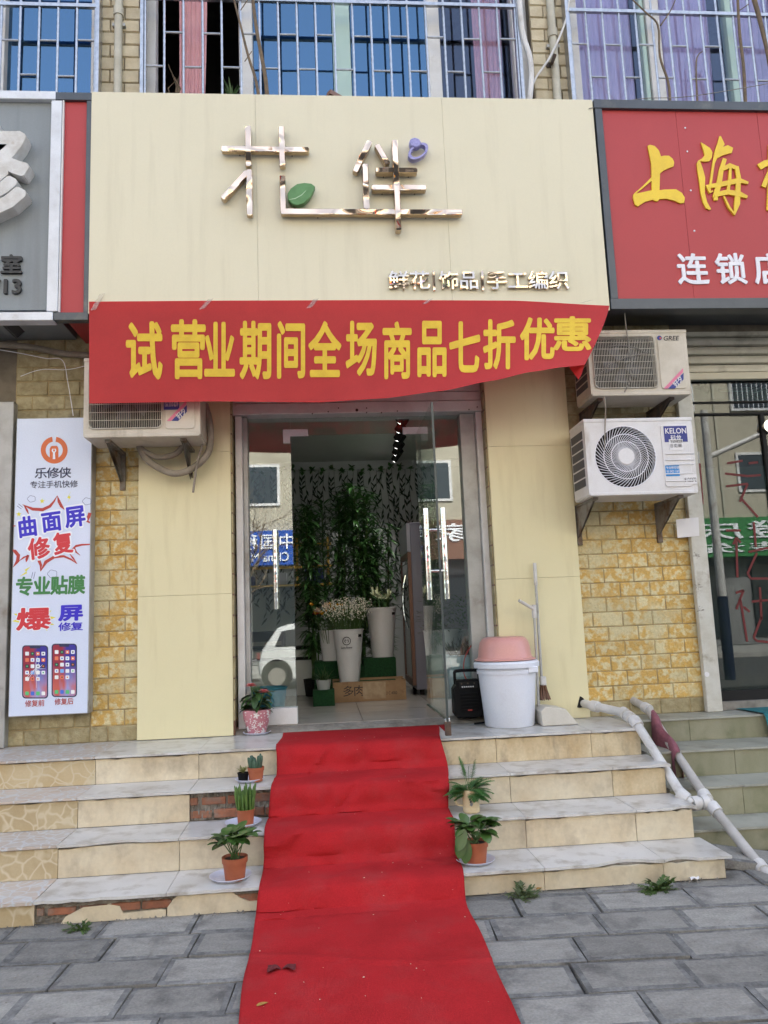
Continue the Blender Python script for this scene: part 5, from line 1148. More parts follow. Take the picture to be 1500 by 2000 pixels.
# flowering pot by the left jamb
c = atz(502,1434,LZ); saucer(c, .095, LZ, 'white saucer under the pink daisy patterned flower pot', None)
def daisymat():
    m = mat('pink_daisy_pot', (.50,.20,.235), (.45,.17,.2), rough=.35, scale=5); n = m.node_tree.nodes; l = m.node_tree.links; bs = n['Principled BSDF']; src = bs.inputs['Base Color'].links[0].from_socket
    g = n.new('ShaderNodeNewGeometry')
    last = src
    for sc_, thr_, amp in ((21, .36, .12), (47, .22, 0)):
        v = n.new('ShaderNodeTexVoronoi'); v.inputs['Scale'].default_value = sc_; l.new(g.outputs['Position'], v.inputs['Vector'])
        sub = n.new('ShaderNodeVectorMath'); sub.operation = 'SUBTRACT'; sc2 = n.new('ShaderNodeVectorMath'); sc2.operation = 'SCALE'; sc2.inputs['Scale'].default_value = 1
        l.new(g.outputs['Position'], sub.inputs[0]); l.new(v.outputs['Position'], sub.inputs[1]); sp = n.new('ShaderNodeSeparateXYZ'); l.new(sub.outputs[0], sp.inputs[0])
        at2 = n.new('ShaderNodeMath'); at2.operation = 'ARCTAN2'; l.new(sp.outputs[2], at2.inputs[0]); l.new(sp.outputs[0], at2.inputs[1])
        m5 = n.new('ShaderNodeMath'); m5.operation = 'MULTIPLY'; m5.inputs[1].default_value = 5; l.new(at2.outputs[0], m5.inputs[0])
        co = n.new('ShaderNodeMath'); co.operation = 'COSINE'; l.new(m5.outputs[0], co.inputs[0]); ma = n.new('ShaderNodeMath'); ma.operation = 'MULTIPLY_ADD'; ma.inputs[1].default_value = amp; ma.inputs[2].default_value = thr_; l.new(co.outputs[0], ma.inputs[0])
        lt_ = n.new('ShaderNodeMath'); lt_.operation = 'LESS_THAN'; l.new(v.outputs['Distance'], lt_.inputs[0]); l.new(ma.outputs[0], lt_.inputs[1])
        x = n.new('ShaderNodeMix'); x.data_type = 'RGBA'; l.new(lt_.outputs[0], x.inputs[0]); l.new(last, x.inputs[6]); x.inputs[7].default_value = (.72,.68,.66,1); last = x.outputs[2]
    l.new(last, bs.inputs['Base Color']); return m
t = thing('flower_pot', 'pink daisy patterned pot with two pink flowers by the left door jamb', 'flower pot', (c.x, c.y, LZ+.004))
MB().lathe([(0,0),(.055,0),(.062,.012),(.088,.10),(.094,.14),(.092,.16),(.084,.16),(.08,.13),(0,.13)], (c.x,c.y,LZ+.004), 36).build('pot', daisymat(), t, smooth=True)
MB().lathe([(0,0),(.082,0)], (c.x,c.y,LZ+.138), 24).build('soil', m_soil, t); m = MB(); sm = MB()
m_dahlia = mat('pink_petal', (.62,.12,.14), (.70,.30,.30), rough=.6, scale=60)
hd_ = [at(490,1340,c.y-.02), at(515,1352,c.y-.04)]
for k in range(46):
    a = rnd(0,6.28); z = LZ+.15+rnd(0,.14); m.leaf((c.x+.03*math.cos(a), c.y+.03*math.sin(a), z), (math.cos(a), math.sin(a), rnd(-.1,.9)), rnd(.07,.12), rnd(.035,.055), rnd(.6,1.3), 5, cup=.25, shape=1)
for h in hd_: sm.tube([(c.x,c.y,LZ+.13), (h.x*.6+c.x*.4, h.y, (LZ+.14+h.z)/2), h], .004, 6)
sm.build('stems', m_stem, t); m.build('leaves', m_green, t, recalc=False)
for h in hd_:
    f = MB()
    for ring, (n_, el, ln) in enumerate(((14,-.15,.042),(13,.15,.038),(11,.5,.032),(8,.9,.026),(5,1.6,.02))):
        for k in range(n_): a = 2*math.pi*k/n_+ring*.4; f.leaf(h, (math.cos(a), math.sin(a), el), ln, .015, -.3, 3, cup=.5, shape=1)
    f.build('flower_head', m_dahlia, t, recalc=False)
# white tub with pink basin
c = atz(996,1416,LZ); rb, rt_ = .165, .205; zt = at(996,1290,c.y).z; h = zt-LZ
t = thing('white_tub', 'large white lidded plastic tub on the landing beside the door', 'tub', (c.x, c.y, LZ)); m_tub = mat('milky_white_plastic', (.74,.77,.86), (.7,.73,.82), rough=.42, scale=3, dirt=(.5,.5,.52), dscale=5, dlo=.62, dhi=.85)
MB().lathe([(0,0),(rb-.006,0),(rb,.008),(rt_-.012,h-.08),(rt_-.004,h-.08),(rt_-.002,h-.055),(rt_-.01,h-.052),(rt_-.008,h-.02),(rt_,h-.018),(rt_,h-.004)], (c.x,c.y,LZ), 48).build('tub_body', m_tub, t, smooth=True)
MB().lathe([(rt_+.002,h-.04),(rt_+.014,h-.04),(rt_+.016,h-.012),(rt_+.006,h),(rt_-.02,h+.004),(0,h+.004)], (c.x,c.y,LZ), 48).build('tub_lid', m_tub, t, smooth=True)
MB().box(c.x+.10, c.x+.17, c.y-rt_-.012+.04, c.y-rt_+.09, LZ+h-.075, LZ+h-.035).build('lid_catch', m_tub, t, bevel=.005)
zb = LZ+h+.006; zb2 = at(996,1243,c.y).z
o = MB().lathe([(.196,.0),(.206,.002),(.205,.008),(.188,.014),(.180,.03),(.174,(zb2-zb)*.5),(.163,(zb2-zb)*.78),(.147,(zb2-zb)*.93),(.127,zb2-zb),(.105,zb2-zb-.003),(0,zb2-zb-.003)], (c.x-.008,c.y,zb), 48).build('pink_basin', mat('pink_plastic', (.66,.33,.30), (.62,.30,.27), rough=.3, scale=3), smooth=True)
tag(o, 'pink plastic basin turned upside down on the white tub', 'basin')
# portable speaker
c = at(914,1395,.06); t = thing('portable_speaker', 'black portable speaker with carry handle and buttons by the side glass', 'speaker', (c.x,.06,FZ)); sw_, sh_ = .105, .255; z = FZ+.002
m_blk = mat('black_plastic', (.006,.006,.007), (.004,.004,.005), rough=.6, scale=10, spec=.15)
MB().prism([(c.x-sw_+.02,z),(c.x+sw_-.02,z),(c.x+sw_,z+.03),(c.x+sw_,z+sh_-.06),(c.x+sw_-.02,z+sh_-.03),(c.x+sw_-.02,z+sh_),(c.x-sw_+.02,z+sh_),(c.x-sw_+.02,z+sh_-.03),(c.x-sw_,z+sh_-.06),(c.x-sw_,z+.03)], -.02, .10).build('cabinet', m_blk, t, bevel=.008, seg=2)
for k in range(6): MB().box(c.x-.062, c.x+.062, -.030, -.0205, z+.045+k*.022, z+.057+k*.022).build('grille_slat', m_blk, t, bevel=.003)
MB().box(c.x-.065, c.x+.065, -.027, -.0205, z+.20, z+.243).build('control_panel', m_dark, t)
for k in range(6): MB().tube([(c.x-.045+k*.015,-.0275,z+.21),(c.x-.045+k*.015,-.031,z+.21)], .0048, 8).build('button', m_paper, t)
for k in range(3): MB().tube([(c.x-.05+k*.045,-.0275,z+.232),(c.x-.05+k*.045,-.032,z+.232)], .006, 10).build('knob', m_rustdark, t)
MB().tube(smoothpts([(c.x-.085,.03,z+.23),(c.x-.085,.03,z+.29),(c.x-.07,.03,z+.315),(c.x+.07,.03,z+.315),(c.x+.085,.03,z+.29),(c.x+.085,.03,z+.23)],4), .011, 8).build('handle', m_blk, t, smooth=True)
MB().box(c.x-.015, c.x+.015, -.0315, -.0305, z+.048, z+.056).build('badge', flat('badge_red', (180,60,50)), t)
st2 = MB(); st2.grid(lambda u, v: (c.x+.108+.03*math.sin(u*3.14)-.22*max(0,u-.55), -.05-.12*max(0,u-.5)+.02*v, max(LZ+.006+.01*v, z+.16-.34*u)), 14, 2); st2.build('strap', m_blk, t, recalc=False)
MB().tube(smoothpts([(c.x,.05,z+.2551),(c.x-.01,.08,z+.30),(c.x+.01,.12,z+.40),(c.x+.09,.145,z+.52)]), .004, 6).build('power_lead', flat('red_lead', (170,70,60), .5), t)
# broom and dustpan
p = atz(1062,1412,LZ); br_ = thing('broom', 'broom with white handle leaning on the cream panel behind the dustpan', 'broom', (p.x,-.1,LZ))
b0 = at(1060,1360,-.15); b1 = at(1044,1100,-.07)
MB().tube([b0+Vector((0,0,.08)), b1], .010, 10).build('handle', m_alu2, br_, smooth=True); MB().tube([b1.lerp(b0,.0), b1.lerp(b0,.17)], .0135, 10).build('grip', m_pvc, br_, smooth=True)
zb0 = at(1062,1368,-.15).z; bm_ = MB(); cx_ = b0.x+.008
for k in range(60): a = rnd(-.03,.03); bm_.tube([(cx_+a*.6,-.15+rnd(-.02,.02),zb0+.11), (cx_+a*1.3+.006,-.15+rnd(-.03,.03),zb0+rnd(0,.015))], .003, 4)
bm_.build('bristles', m_wood, br_); MB().box(cx_-.02, cx_+.02, -.17, -.13, zb0+.10, zb0+.16).build('broom_head', m_pvc, br_, bevel=.005)
dp = thing('dustpan', 'white long handled dustpan standing on the landing', 'dustpan', (p.x+.08,-.25,LZ)); a, b = atz(1054,1416,LZ), atz(1134,1415,LZ); Yd = -.26
dpz = at(1070,1378,Yd).z
MB().prism([(a.x,LZ+.002),(b.x,LZ+.002),(b.x-.02,LZ+.012),(a.x+.16,dpz-.02),(a.x+.03,dpz),(a.x-.005,dpz-.03)], Yd-.06, Yd+.16).build('pan', mat('ivory_plastic', (.58,.55,.49), (.52,.49,.43), rough=.45, scale=6), dp, bevel=.008, seg=2)
h0 = Vector((a.x+.02, Yd+.08, dpz-.01)); h1 = at(1043,1190,-.14)
MB().tube([h0, h1], .009, 8).build('handle', m_alu2, dp, smooth=True); h2 = at(1014,1173,-.2); MB().tube([h1, h1+(h2-h1)*1.0], .011, 8).build('grip', m_pvc, dp, smooth=True); MB().tube([h1-(h1-h0).normalized()*-.03, h1+(h0-h1).normalized()*.06], .017, 8).build('joint', m_pvc, dp)
# waste pipes and cloth
def pipe(nm, lab, pts, r_, mt, fits):
    t = thing(nm, lab, 'pipe', pts[-1]); MB().tube(pts, r_, 14).build('pipe_run', mt, t, smooth=True)
    for i, f in fits:
        a, b = Vector(pts[i]), Vector(pts[i+1]); c = a.lerp(b, f); d = (b-a).normalized()*.028; MB().tube([c-d, c+d], r_*1.32, 16).build('coupling', m_pvc, t, smooth=True)
    return t
e1 = Vector((2.06, -.98, .30))
A = [at(1133,1372,.02), at(1160,1379,-.16), at(1218,1392,-.40), at(1240,1408,-.55), at(1292,1490,-.80), at(1332,1553,-1.02), at(1352,1570,-1.06)]
B = [at(1236,1368,.02), at(1266,1385,-.16), at(1300,1440,-.42), at(1384,1566,-1.06), at(1486,1694,-1.42), at(1530,1745,-1.6)]
pipe('waste_pipe', 'white waste pipe emerging at the cream panel foot down the steps', A, .028, m_pvc, [(1,.05),(2,.1),(2,.6),(3,.05),(5,.1)])
pipe('waste_pipe', 'longer grey white waste pipe running from the brick wall to the pavement', B, .027, mat('grey_pvc', (.46,.44,.42), (.38,.36,.33), rough=.5, scale=7, dirt=(.6,.59,.57), dscale=8, dlo=.6, dhi=.7), [(0,.9),(2,.93),(3,.12),(4,.0)])
jn = tag(MB().tube([A[-1], B[3]], .031, 14).build('pipe_joint', m_pvc, smooth=True), 'white pipe coupling joining the two waste pipes', 'pipe fitting')
for f in (.2,.75): c = A[-1].lerp(B[3], f); d = (B[3]-A[-1]).normalized()*.018; MB().tube([c-d,c+d], .040, 16).build('collar', m_pvc, jn, smooth=True)
MB().tube([at(1131,1371,.0), at(1131,1371,-.0315)], .040, 16).build('pipe_hole', m_dark, None); tag(bpy.data.objects['pipe_hole'], 'dark pipe hole cut in the cream panel foot', 'hole')
def rag(u, v):
    p = B[1].lerp(B[2], .25).lerp(B[2].lerp(B[3], .36), u); a = v*2-1; r_ = .034
    hang = (.02 if abs(a) < .2 else .0); s = math.copysign(1, a)
    w2 = abs(a); dx = s*(r_*min(1, w2*3) + .012*math.sin(u*9+s)) ; dz = r_*math.cos(min(1, w2*3)*1.57) - max(0, w2-.3)*(.46 if s > 0 else .34)*(1+.25*math.sin(u*5))
    return (p.x+dx*.9, p.y+dx*.35 + .016*math.sin(u*11+v*4)*w2, p.z+dz+.006)
o = MB().grid(rag, 18, 24).build('hanging_cloth', mat('mauve_cloth', (.26,.09,.115), (.2,.07,.09), rough=.95, scale=30, bump=.003, bscale=120), smooth=True, recalc=False); tag(o, 'mauve cleaning cloth draped over the waste pipe', 'cloth')
# ---------------------------------------------------------------- potted plants down the steps
c = atz(488,1526,Z[1]); saucer(c, .085, Z[1]+.0015, 'white saucer holding two small cactus pots on the second step')
d = atz(500,1525,Z[1]+.006); t = thing('cactus_pot', 'terracotta pot of clustered blue green cactus stems', 'plant pot', (d.x,d.y,Z[1]+.005)); pot(t, d, Z[1]+.005, .038, .046, .078); m = MB()
def finger(m, b, d_, ln, r_, n=8):
    b = Vector(b); d_ = Vector(d_).normalized(); m.tube([b, b+d_*ln*.3, b+d_*ln*.7, b+d_*ln*.93, b+d_*ln], [r_*.85, r_, r_, r_*.7, r_*.15], n)
for k in range(26): a = rnd(0,6.28); r_ = .036*math.sqrt(rnd(0,1)); finger(m, (d.x+r_*math.cos(a), d.y+r_*math.sin(a), Z[1]+.07), (math.cos(a)*.18, math.sin(a)*.18, 1), rnd(.04,.085), rnd(.007,.01))
m.build('cactus_stems', mat('blue_green_cactus', (.055,.115,.07), (.035,.075,.05), rough=.5, scale=30), t, smooth=True)
d = atz(475,1526,Z[1]+.006); t = thing('succulent_pot', 'tiny black pot with a yellow green succulent', 'plant pot', (d.x,d.y,Z[1]+.005)); pot(t, d, Z[1]+.005, .026, .032, .05, m_blk, .1); m = MB()
for k in range(30): a = rnd(0,6.28); m.leaf((d.x,d.y,Z[1]+.052), (math.cos(a),math.sin(a),rnd(.3,2)), rnd(.03,.05), .010, -.2, 3, cup=.4, shape=1)
m.build('leaves', mat('yellow_green_leaf', (.26,.26,.08), (.12,.16,.05), rough=.5, scale=40), t, recalc=False)
c = atz(475,1611,Z[2]); saucer(c, .098, Z[2]+.0015, 'white saucer under the dense green finger succulent pot')
d = atz(480,1612,Z[2]+.006); t = thing('finger_succulent_pot', 'terracotta pot of tall bright green finger like succulent stems', 'plant pot', (d.x,d.y,Z[2]+.005)); pot(t, d, Z[2]+.005, .040, .047, .085, None, .12); m = MB()
for k in range(46): a = rnd(0,6.28); r_ = .042*math.sqrt(rnd(0,1)); finger(m, (d.x+r_*math.cos(a), d.y+r_*math.sin(a), Z[2]+.08), (math.cos(a)*.14+rnd(-.1,.1), math.sin(a)*.14, 1), rnd(.07,.15), rnd(.0048,.0065), 6)
m.build('stems', mat('bright_succulent', (.10,.19,.035), (.055,.12,.022), rough=.5, scale=25), t, smooth=True)
def fleshy(lab, c, z, n, spread, hgt, big, mt, hang=False):
    t = thing('leafy_pot_plant', lab, 'plant pot', (c.x,c.y,z)); pot(t, c, z, .047, .06, .105); m = MB(); s = MB()
    for k in range(n):
        a = rnd(0,6.28); el = rnd(.1,1.3); ln = rnd(.5,1)*hgt; tip = Vector((c.x+spread*math.cos(a)*rnd(.2,1), c.y+spread*math.sin(a)*rnd(.2,1), z+.10+ln)); s.tube([(c.x+rnd(-.02,.02), c.y+rnd(-.02,.02), z+.09), tip], .0028, 5)
        for q in range(4): b = a+rnd(-1.6,1.6); m.leaf(tip, (math.cos(b), math.sin(b), rnd(-.1,.9)), rnd(.7,1.1)*big, rnd(.55,.7)*big, rnd(.2,.8), 6, cup=.22, shape=1)
    if hang:
        for dx, dz, rz in ((-.105,.045,-1.2),(-.07,.02,-1.5),(-.085,.075,-.6)):
            tip = Vector((c.x+dx*.7, c.y-.05, z+.10+dz)); s.tube([(c.x-.02,c.y-.02,z+.1), tip], .003, 5); m.leaf(tip, (-.35,-.2,rz), big*1.25, big*.7, .3, 6, cup=.2, shape=1, up=(0,-1,.3))
    s.build('stems', m_stem, t); m.build('leaves', mt, t, smooth=True, recalc=False)
m_fleshy = mat('glossy_fleshy_leaf', (.045,.10,.02), (.075,.13,.03), rough=.3, scale=16, lo=.5, hi=.75)
c = atz(450,1716,Z[3]); saucer(c, .102, Z[3]+.0015, 'white saucer under the upright leafy plant on the lowest step'); d = atz(459,1717,Z[3]+.006); fleshy('terracotta pot of upright glossy oval leaves left of the carpet', d, Z[3]+.006, 13, .08, .115, .084, m_fleshy)
c = atz(929,1684,Z[3]); saucer(c, .098, Z[3]+.0015, 'white saucer under the drooping leafy plant right of the carpet'); d = atz(931,1685,Z[3]+.006); fleshy('terracotta pot of large round leaves drooping over the red carpet', d, Z[3]+.006, 14, .085, .09, .084, m_fleshy, True)
# mug with asparagus fern
d = atz(921,1586,Z[2]); z = Z[2]+.0015; t = thing('floral_mug', 'cream mug with painted red blossoms used as a planter', 'mug', (d.x,d.y,z)); m_mug = mat('cream_glazed_mug', (.66,.54,.34), (.62,.5,.31), rough=.25, scale=4)
MB().lathe([(0,0),(.043,0),(.046,.004),(.046,.026),(.0455,.027),(.046,.028),(.046,.118),(.045,.12),(.042,.118),(.042,.095),(0,.095)], (d.x,d.y,z), 36).build('cup', m_mug, t, smooth=True)
MB().tube(smoothpts([(d.x-.044,d.y,z+.105),(d.x-.075,d.y,z+.10),(d.x-.085,d.y,z+.07),(d.x-.075,d.y,z+.042),(d.x-.044,d.y,z+.035)]), .0055, 8).build('handle', m_mug, t, smooth=True)
for (u_, v_, r_, cc) in ((-.1,.085,.009,(170,60,50)),(.18,.072,.009,(186,50,44)),(.34,.066,.008,(176,46,40)),(-.28,.074,.008,(70,62,60)),(-.2,.062,.008,(60,64,70)),(-.15,.048,.011,(120,122,126)),(.62,.066,.007,(110,98,60)),(.06,.083,.005,(90,100,60))):
    m = MB(); n_ = 9
    V = [(d.x+.0466*math.sin(u_+r_/.046*math.cos(k*6.283/n_)*(.7+.3*(k % 2))), d.y-.0466*math.cos(u_+r_/.046*math.cos(k*6.283/n_)*(.7+.3*(k % 2))), z+v_+r_*math.sin(k*6.283/n_)*(.7+.3*(k % 2))) for k in range(n_)]
    m.add(V, [tuple(range(n_))]).build('painted_flower', flat('glaze%d%d' % (int(u_*100), int(v_*1000)), cc, .3), t, recalc=False)
fe = thing('asparagus_fern', 'feathery dark green fern growing in the floral mug', 'fern', (d.x,d.y,z+.09)); m = MB(); s = MB()
for k in range(46):
    up_ = k < 5; a = rnd(0,6.28); ln = rnd(.085,.135) if not up_ else rnd(.16,.21); b = Vector((d.x+rnd(-.015,.015), d.y+rnd(-.015,.015), z+.095))
    dd = Vector((math.cos(a)*(.4 if up_ else 1), math.sin(a)*(.4 if up_ else 1), 1.5 if up_ else rnd(.25,1.5))).normalized(); pts = [b]
    for i in range(14): dd = (dd+Vector((0,0,-.02 if up_ else -.07))).normalized(); pts.append(pts[-1]+dd*ln/14)
    s.tube(pts, .0013, 4, caps=False); sd_ = dd.cross(Vector((0,0,1))).normalized()
    for i in range(5 if not up_ else 7, 15):
        t_ = (i-4)/11; bl = (.048*(1-t_)**.8+.010)*(1 if not up_ else .8)
        for sg_ in (-1,1):
            for q in range(3): m.leaf(pts[i]+(pts[i]-pts[i-1])*(q*.33), sd_*sg_+(pts[i]-pts[i-1]).normalized()*.75+Vector((0,0,rnd(-.15,.15))), bl*rnd(.8,1.1), .0036, .25, 3)
s.build('fronds', m_dkgreen, fe); m.build('needles', m_dkgreen, fe, recalc=False)
# weeds at the foot of the steps
for k, (px, py, n_, ln, lab) in enumerate(((1016,1740,70,.07,'small grey green weed tuft at the step foot nearest the carpet'),(1282,1725,80,.085,'larger broad leaved weed growing at the right foot of the steps'),(160,1802,50,.06,'small weed growing in the broken tiles left of the carpet'))):
    c = atz(px, py+6, .0)+Vector((0,-.035,0)); t = thing('weed', lab, 'weed', (c.x,c.y,-.01)); m = MB()
    for q in range(n_//2):
        a = rnd(0,6.28); el = rnd(.15,1.6); b0_ = Vector((c.x+rnd(-.02,.02), c.y+rnd(-.01,.01), -.006)); dd = Vector((math.cos(a), math.sin(a)*.7-.2, el)).normalized(); L_ = rnd(.5,1.15)*ln
        for i in range(6):
            p_ = b0_+dd*L_*(i+1)/6-Vector((0,0,.25*L_*((i+1)/6)**2)); p_.z = max(p_.z, .002)
            for sg_ in (-1,1): m.leaf(p_, dd+Vector((-dd.y,dd.x,rnd(-.2,.4)))*sg_*rnd(.6,1.3), L_*rnd(.22,.36), L_*rnd(.10,.16), rnd(.2,.9), 3, cup=.3)
        m.tube([b0_, b0_+dd*L_*.5-Vector((0,0,.06*L_)), b0_+dd*L_-Vector((0,0,.25*L_))], .0012, 4, caps=False)
    m.build('leaves', mat('weed_leaf%d' % k, (.075,.13,.03) if k != 0 else (.11,.135,.06), (.05,.09,.02), rough=.6, scale=40), t, recalc=False)
# dirt and small grass along the step foot
m = MB()
for q in range(260):
    x = rnd(-2.6, 1.9); y = NY[3]+.01-abs(random.gauss(0,.012)); s = rnd(.003,.011); a = rnd(0,3); zz = rnd(-.004,.006)
    m.add([(x+s*math.cos(a),y-s*math.sin(a)*.6,zz),(x-s*.5,y-s*.5,zz),(x-s*math.cos(a),y,zz+s*.2),(x,y-s*.2,zz+s*.9)], [(0,1,3),(1,2,3),(2,0,3),(0,2,1)])
o = stuff(m.build('debris', m_concrete, recalc=False)); tag(o, 'crumbs of mortar and dirt along the foot of the steps', 'debris')

# grit on the paving and a scrap of paper by the steps
m = MB()
for q in range(900):
    x = rnd(-2.4, 2.4); y = -1.56-abs(random.gauss(0,.55)); s = rnd(.0012,.005); a = rnd(0,3)
    if y < -3.2: continue
    m.add([(x+s*math.cos(a),y-s*math.sin(a),.0),(x-s*.5,y-s*.5,.0),(x-s*math.cos(a),y+s*.6,.0),(x,y-s*.2,s*.8)], [(0,1,3),(1,2,3),(2,0,3)])
o = stuff(m.build('grit', mat('pale_grit', (.36,.33,.28), (.16,.14,.12), rough=.9, scale=30), recalc=False)); tag(o, 'fine pale grit scattered over the grey paving', 'grit')
c = atz(1357,1716,.01); o = MB().grid(lambda u, v: (c.x+(u-.5)*.05, c.y+(v-.5)*.03, .008+.010*abs(math.sin(u*5+v*3))), 6, 4).build('paper_scrap', m_paper, recalc=False); tag(o, 'crumpled white paper scrap at the right end of the steps', 'paper')
# ---------------------------------------------------------------- right hand shop
m_slat = mat('roller_shutter', (.60,.58,.50), (.52,.50,.42), rough=.5, metal=.1, scale=5, dirt=(.22,.2,.16), dscale=4, dlo=.56, dhi=.78)
rsh = thing('roller_shutter', 'half raised beige roller shutter under the red sign', 'shutter', (3.2, .02, 2.95))
zc = at(1430,742,.02).z; sx0, sx1 = 2.684, 4.6
z = zc+.06; sl_ = MB().prismx([(.022,0),(.004,.008),(.0,.035),(.004,.058),(.022,.066),(.03,.066),(.03,0)], sx0, sx1).mesh('slat', m_slat)
while z < 3.42: link('slat', sl_, rsh, (0, .02, z)); z += .072
MB().box(sx0, sx1, .0, .05, zc, zc+.055).build('bottom_bar', flat('shutter_bar', (196,192,176), .45), rsh, bevel=.004)
po = thing('white_post', 'leaning white metal post between the brick wall and the glass shop', 'post', (2.68, -.03, .6))
pa, pb_, = at(1333,960,-.04), at(1362,960,-.04)
MB().box(pa.x+.022, pb_.x+.022, -.06, -.012, .602, 3.4).build('post_body', mat('worn_white_metal', (.56,.55,.5), (.48,.46,.4), rough=.5, scale=9, dirt=(.3,.26,.2), dscale=7, dlo=.58, dhi=.72), po, bevel=.004)
c = at(1386,1317,-.063); MB().tube([(c.x-.02,-.0601,c.z),(c.x-.02,-.066,c.z)], .017, 14).build('rivet', m_paper, po)
for (px, py, s) in ((1358,1085,1),(1362,1147,1.1),(1366,1190,1)):
    c = at(px, py, -.063); m = MB()
    for k in range(12): x, z = c.x+rnd(-.02,.025), c.z+rnd(-.02,.02); m.box(x, x+rnd(.006,.02), -.0608, -.0601, z, z+rnd(.002,.006))
    m.build('stamped_print', m_greycable, po)
q = rect(1322,1014,1365,1050,-.066); o = MB().grid(lambda u, v: (q[0]+(q[1]-q[0])*u, -.064-.012*math.sin(u*3)*v - .01*(u*v), q[2]+(q[3]-q[2])*v+.01*u), 8, 6).build('paper_note', m_paper, recalc=False); tag(o, 'blank white paper note taped to the white post', 'paper')
# glazed front of the neighbour
gx0_ = pb_.x+.05; GYR = .06
gf = thing('glass_shop_front', 'dark glass shop front with red painted characters beside the white post', 'shop front', (3.3, GYR, .64))
zb_, zt_ = at(1440,1348,GYR).z, at(1440,742,GYR).z+.1; zm = at(1440,808,GYR).z; zm2 = at(1440,786,GYR).z
MB().box(gx0_, 4.6, GYR, GYR+.008, zb_, zm-.012).build('pane', m_shopgl, gf); MB().box(gx0_, 4.6, GYR-.004, GYR+.004, zm+.004, zt_).build('upper_pane', m_shopgl, gf)
MB().box(gx0_, 4.6, GYR-.02, GYR+.03, zm-.011, zm+.003).build('transom', m_dark, gf); MB().box(gx0_, 4.6, GYR-.018, GYR+.02, zm2-.006, zm2+.006).build('transom', m_dark, gf)
MB().box(gx0_-.03, gx0_+.012, GYR-.03, GYR+.05, .61, zt_).build('frame_post', m_dark, gf); MB().box(gx0_+.013, 4.6, GYR-.015, GYR+.04, .66, zb_-.001).build('bottom_rail', m_dark, gf)
xm = at(1492,900,GYR).x; MB().box(xm, xm+.03, GYR-.02, GYR-.001, .66, zm-.012).build('mullion', m_dark, gf); 
MB().tube([(xm+.05,GYR-.05,at(1490,835,GYR).z),(xm+.05,GYR-.02,at(1490,835,GYR).z)], .05, 20).build('hinge_disc', m_steel, gf, smooth=True)
MB().box(gx0_-.04, 4.7, GYR-.06, .25, .602, .659).build('sill', m_concrete, gf)
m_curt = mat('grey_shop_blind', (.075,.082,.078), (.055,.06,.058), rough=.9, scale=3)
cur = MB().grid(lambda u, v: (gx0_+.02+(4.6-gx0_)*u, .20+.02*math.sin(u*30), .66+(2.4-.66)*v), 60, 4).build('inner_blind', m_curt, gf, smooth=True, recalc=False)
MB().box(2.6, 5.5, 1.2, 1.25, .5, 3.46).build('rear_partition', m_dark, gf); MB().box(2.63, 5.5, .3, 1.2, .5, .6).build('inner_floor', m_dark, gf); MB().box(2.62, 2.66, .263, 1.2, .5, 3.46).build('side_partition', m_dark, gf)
m_rp = flat('red_paint', (96,18,20), .6)
def rp(pts, w_=.016):
    P2 = [at(x, y, GYR) for x, y in pts]; o = MB()
    for k, (a, b) in enumerate(zip(P2, P2[1:])): o.bar((a.x, GYR-.003-.0004*k, a.z), (b.x, GYR-.003-.0004*k, b.z), .004, w_, up=(0,1,0)) if False else o.stroke([(a.x,a.z),(b.x,b.z)], [w_,w_], GYR-.0035-.0003*k, GYR-.0008)
    o.build('painted_stroke', m_rp, gf)
for s in ([(1437,1158),(1452,1153)],[(1452,1153),(1438,1190)],[(1446,1172),(1459,1253)],[(1452,1185),(1464,1195)],[(1484,1147),(1487,1210)],[(1468,1175),(1500,1172)],[(1487,1205),(1472,1245),(1478,1252),(1502,1254)],
          [(1432,1063),(1438,1050),(1446,1060)],[(1438,1056),(1440,1128)],[(1462,1078),(1500,1070)],[(1478,1080),(1460,1120),(1466,1130),(1502,1130)],[(1472,1020),(1476,1068)],[(1418,1036),(1446,1036)],
          [(1372,1050),(1384,1125)],[(1366,1090),(1372,1130)],[(1366,905),(1372,985)],[(1420,905),(1450,900)],[(1416,925),(1460,930)],[(1418,950),(1460,945),(1445,980)],[(1446,972),(1480,1010)],[(1462,905),(1480,903)],[(1460,930),(1486,928)]): rp(s)
gsn = thing('dark_inner_sign', 'dark glass sign with outlined characters below the roller shutter', 'sign', (3.3,.03,2.75)); zs0, zs1 = at(1440,778,.03).z, at(1440,735,.03).z+.03
MB().box(gx0_, 4.6, .102, .118, zs0, zs1).build('sign_sheet', flat('dark_green_glass', (14,22,20), .2), gsn)
letters('专业烫染', rect(1335,700,1590,768,.1), .101, 0, flat('outline_grey', (70,90,88), .5), gsn, bold=.012, back=.0005, gap=.12); letters('专业烫染', rect(1336,701,1589,767,.1), .101, 0, flat('deep_green', (10,34,28), .5), gsn, bold=-.004, back=.0012, gap=.12)
cur2 = atz(1440,1420,NZ[0]); o = MB()
tm = thing('teal_mat', 'teal green mat draped over the neighbouring top step', 'mat', (3.0,-.25,.61))
a = [atz(1423,1382,.607), atz(1510,1376,.607)]
def tmat(u, v):
    xl = a[0].x + .0*u; x = xl + (4.2-xl)*u - .22*u*0
    path = [(.02,.607),(NYr[0]-.02,.607),(NYr[0]-.035,.58),(NYr[0]-.05,.47),(NYr[0]-.12,.458),(NYr[1]-.01,.456)]
    s = v*(len(path)-1); i = min(int(s), len(path)-2); f = s-i; Y = path[i][0]+(path[i+1][0]-path[i][0])*f; zz = path[i][1]+(path[i+1][1]-path[i][1])*f
    return (x + .10*v + .01*math.sin(v*9), Y-.006*math.sin(x*20), zz+.004)
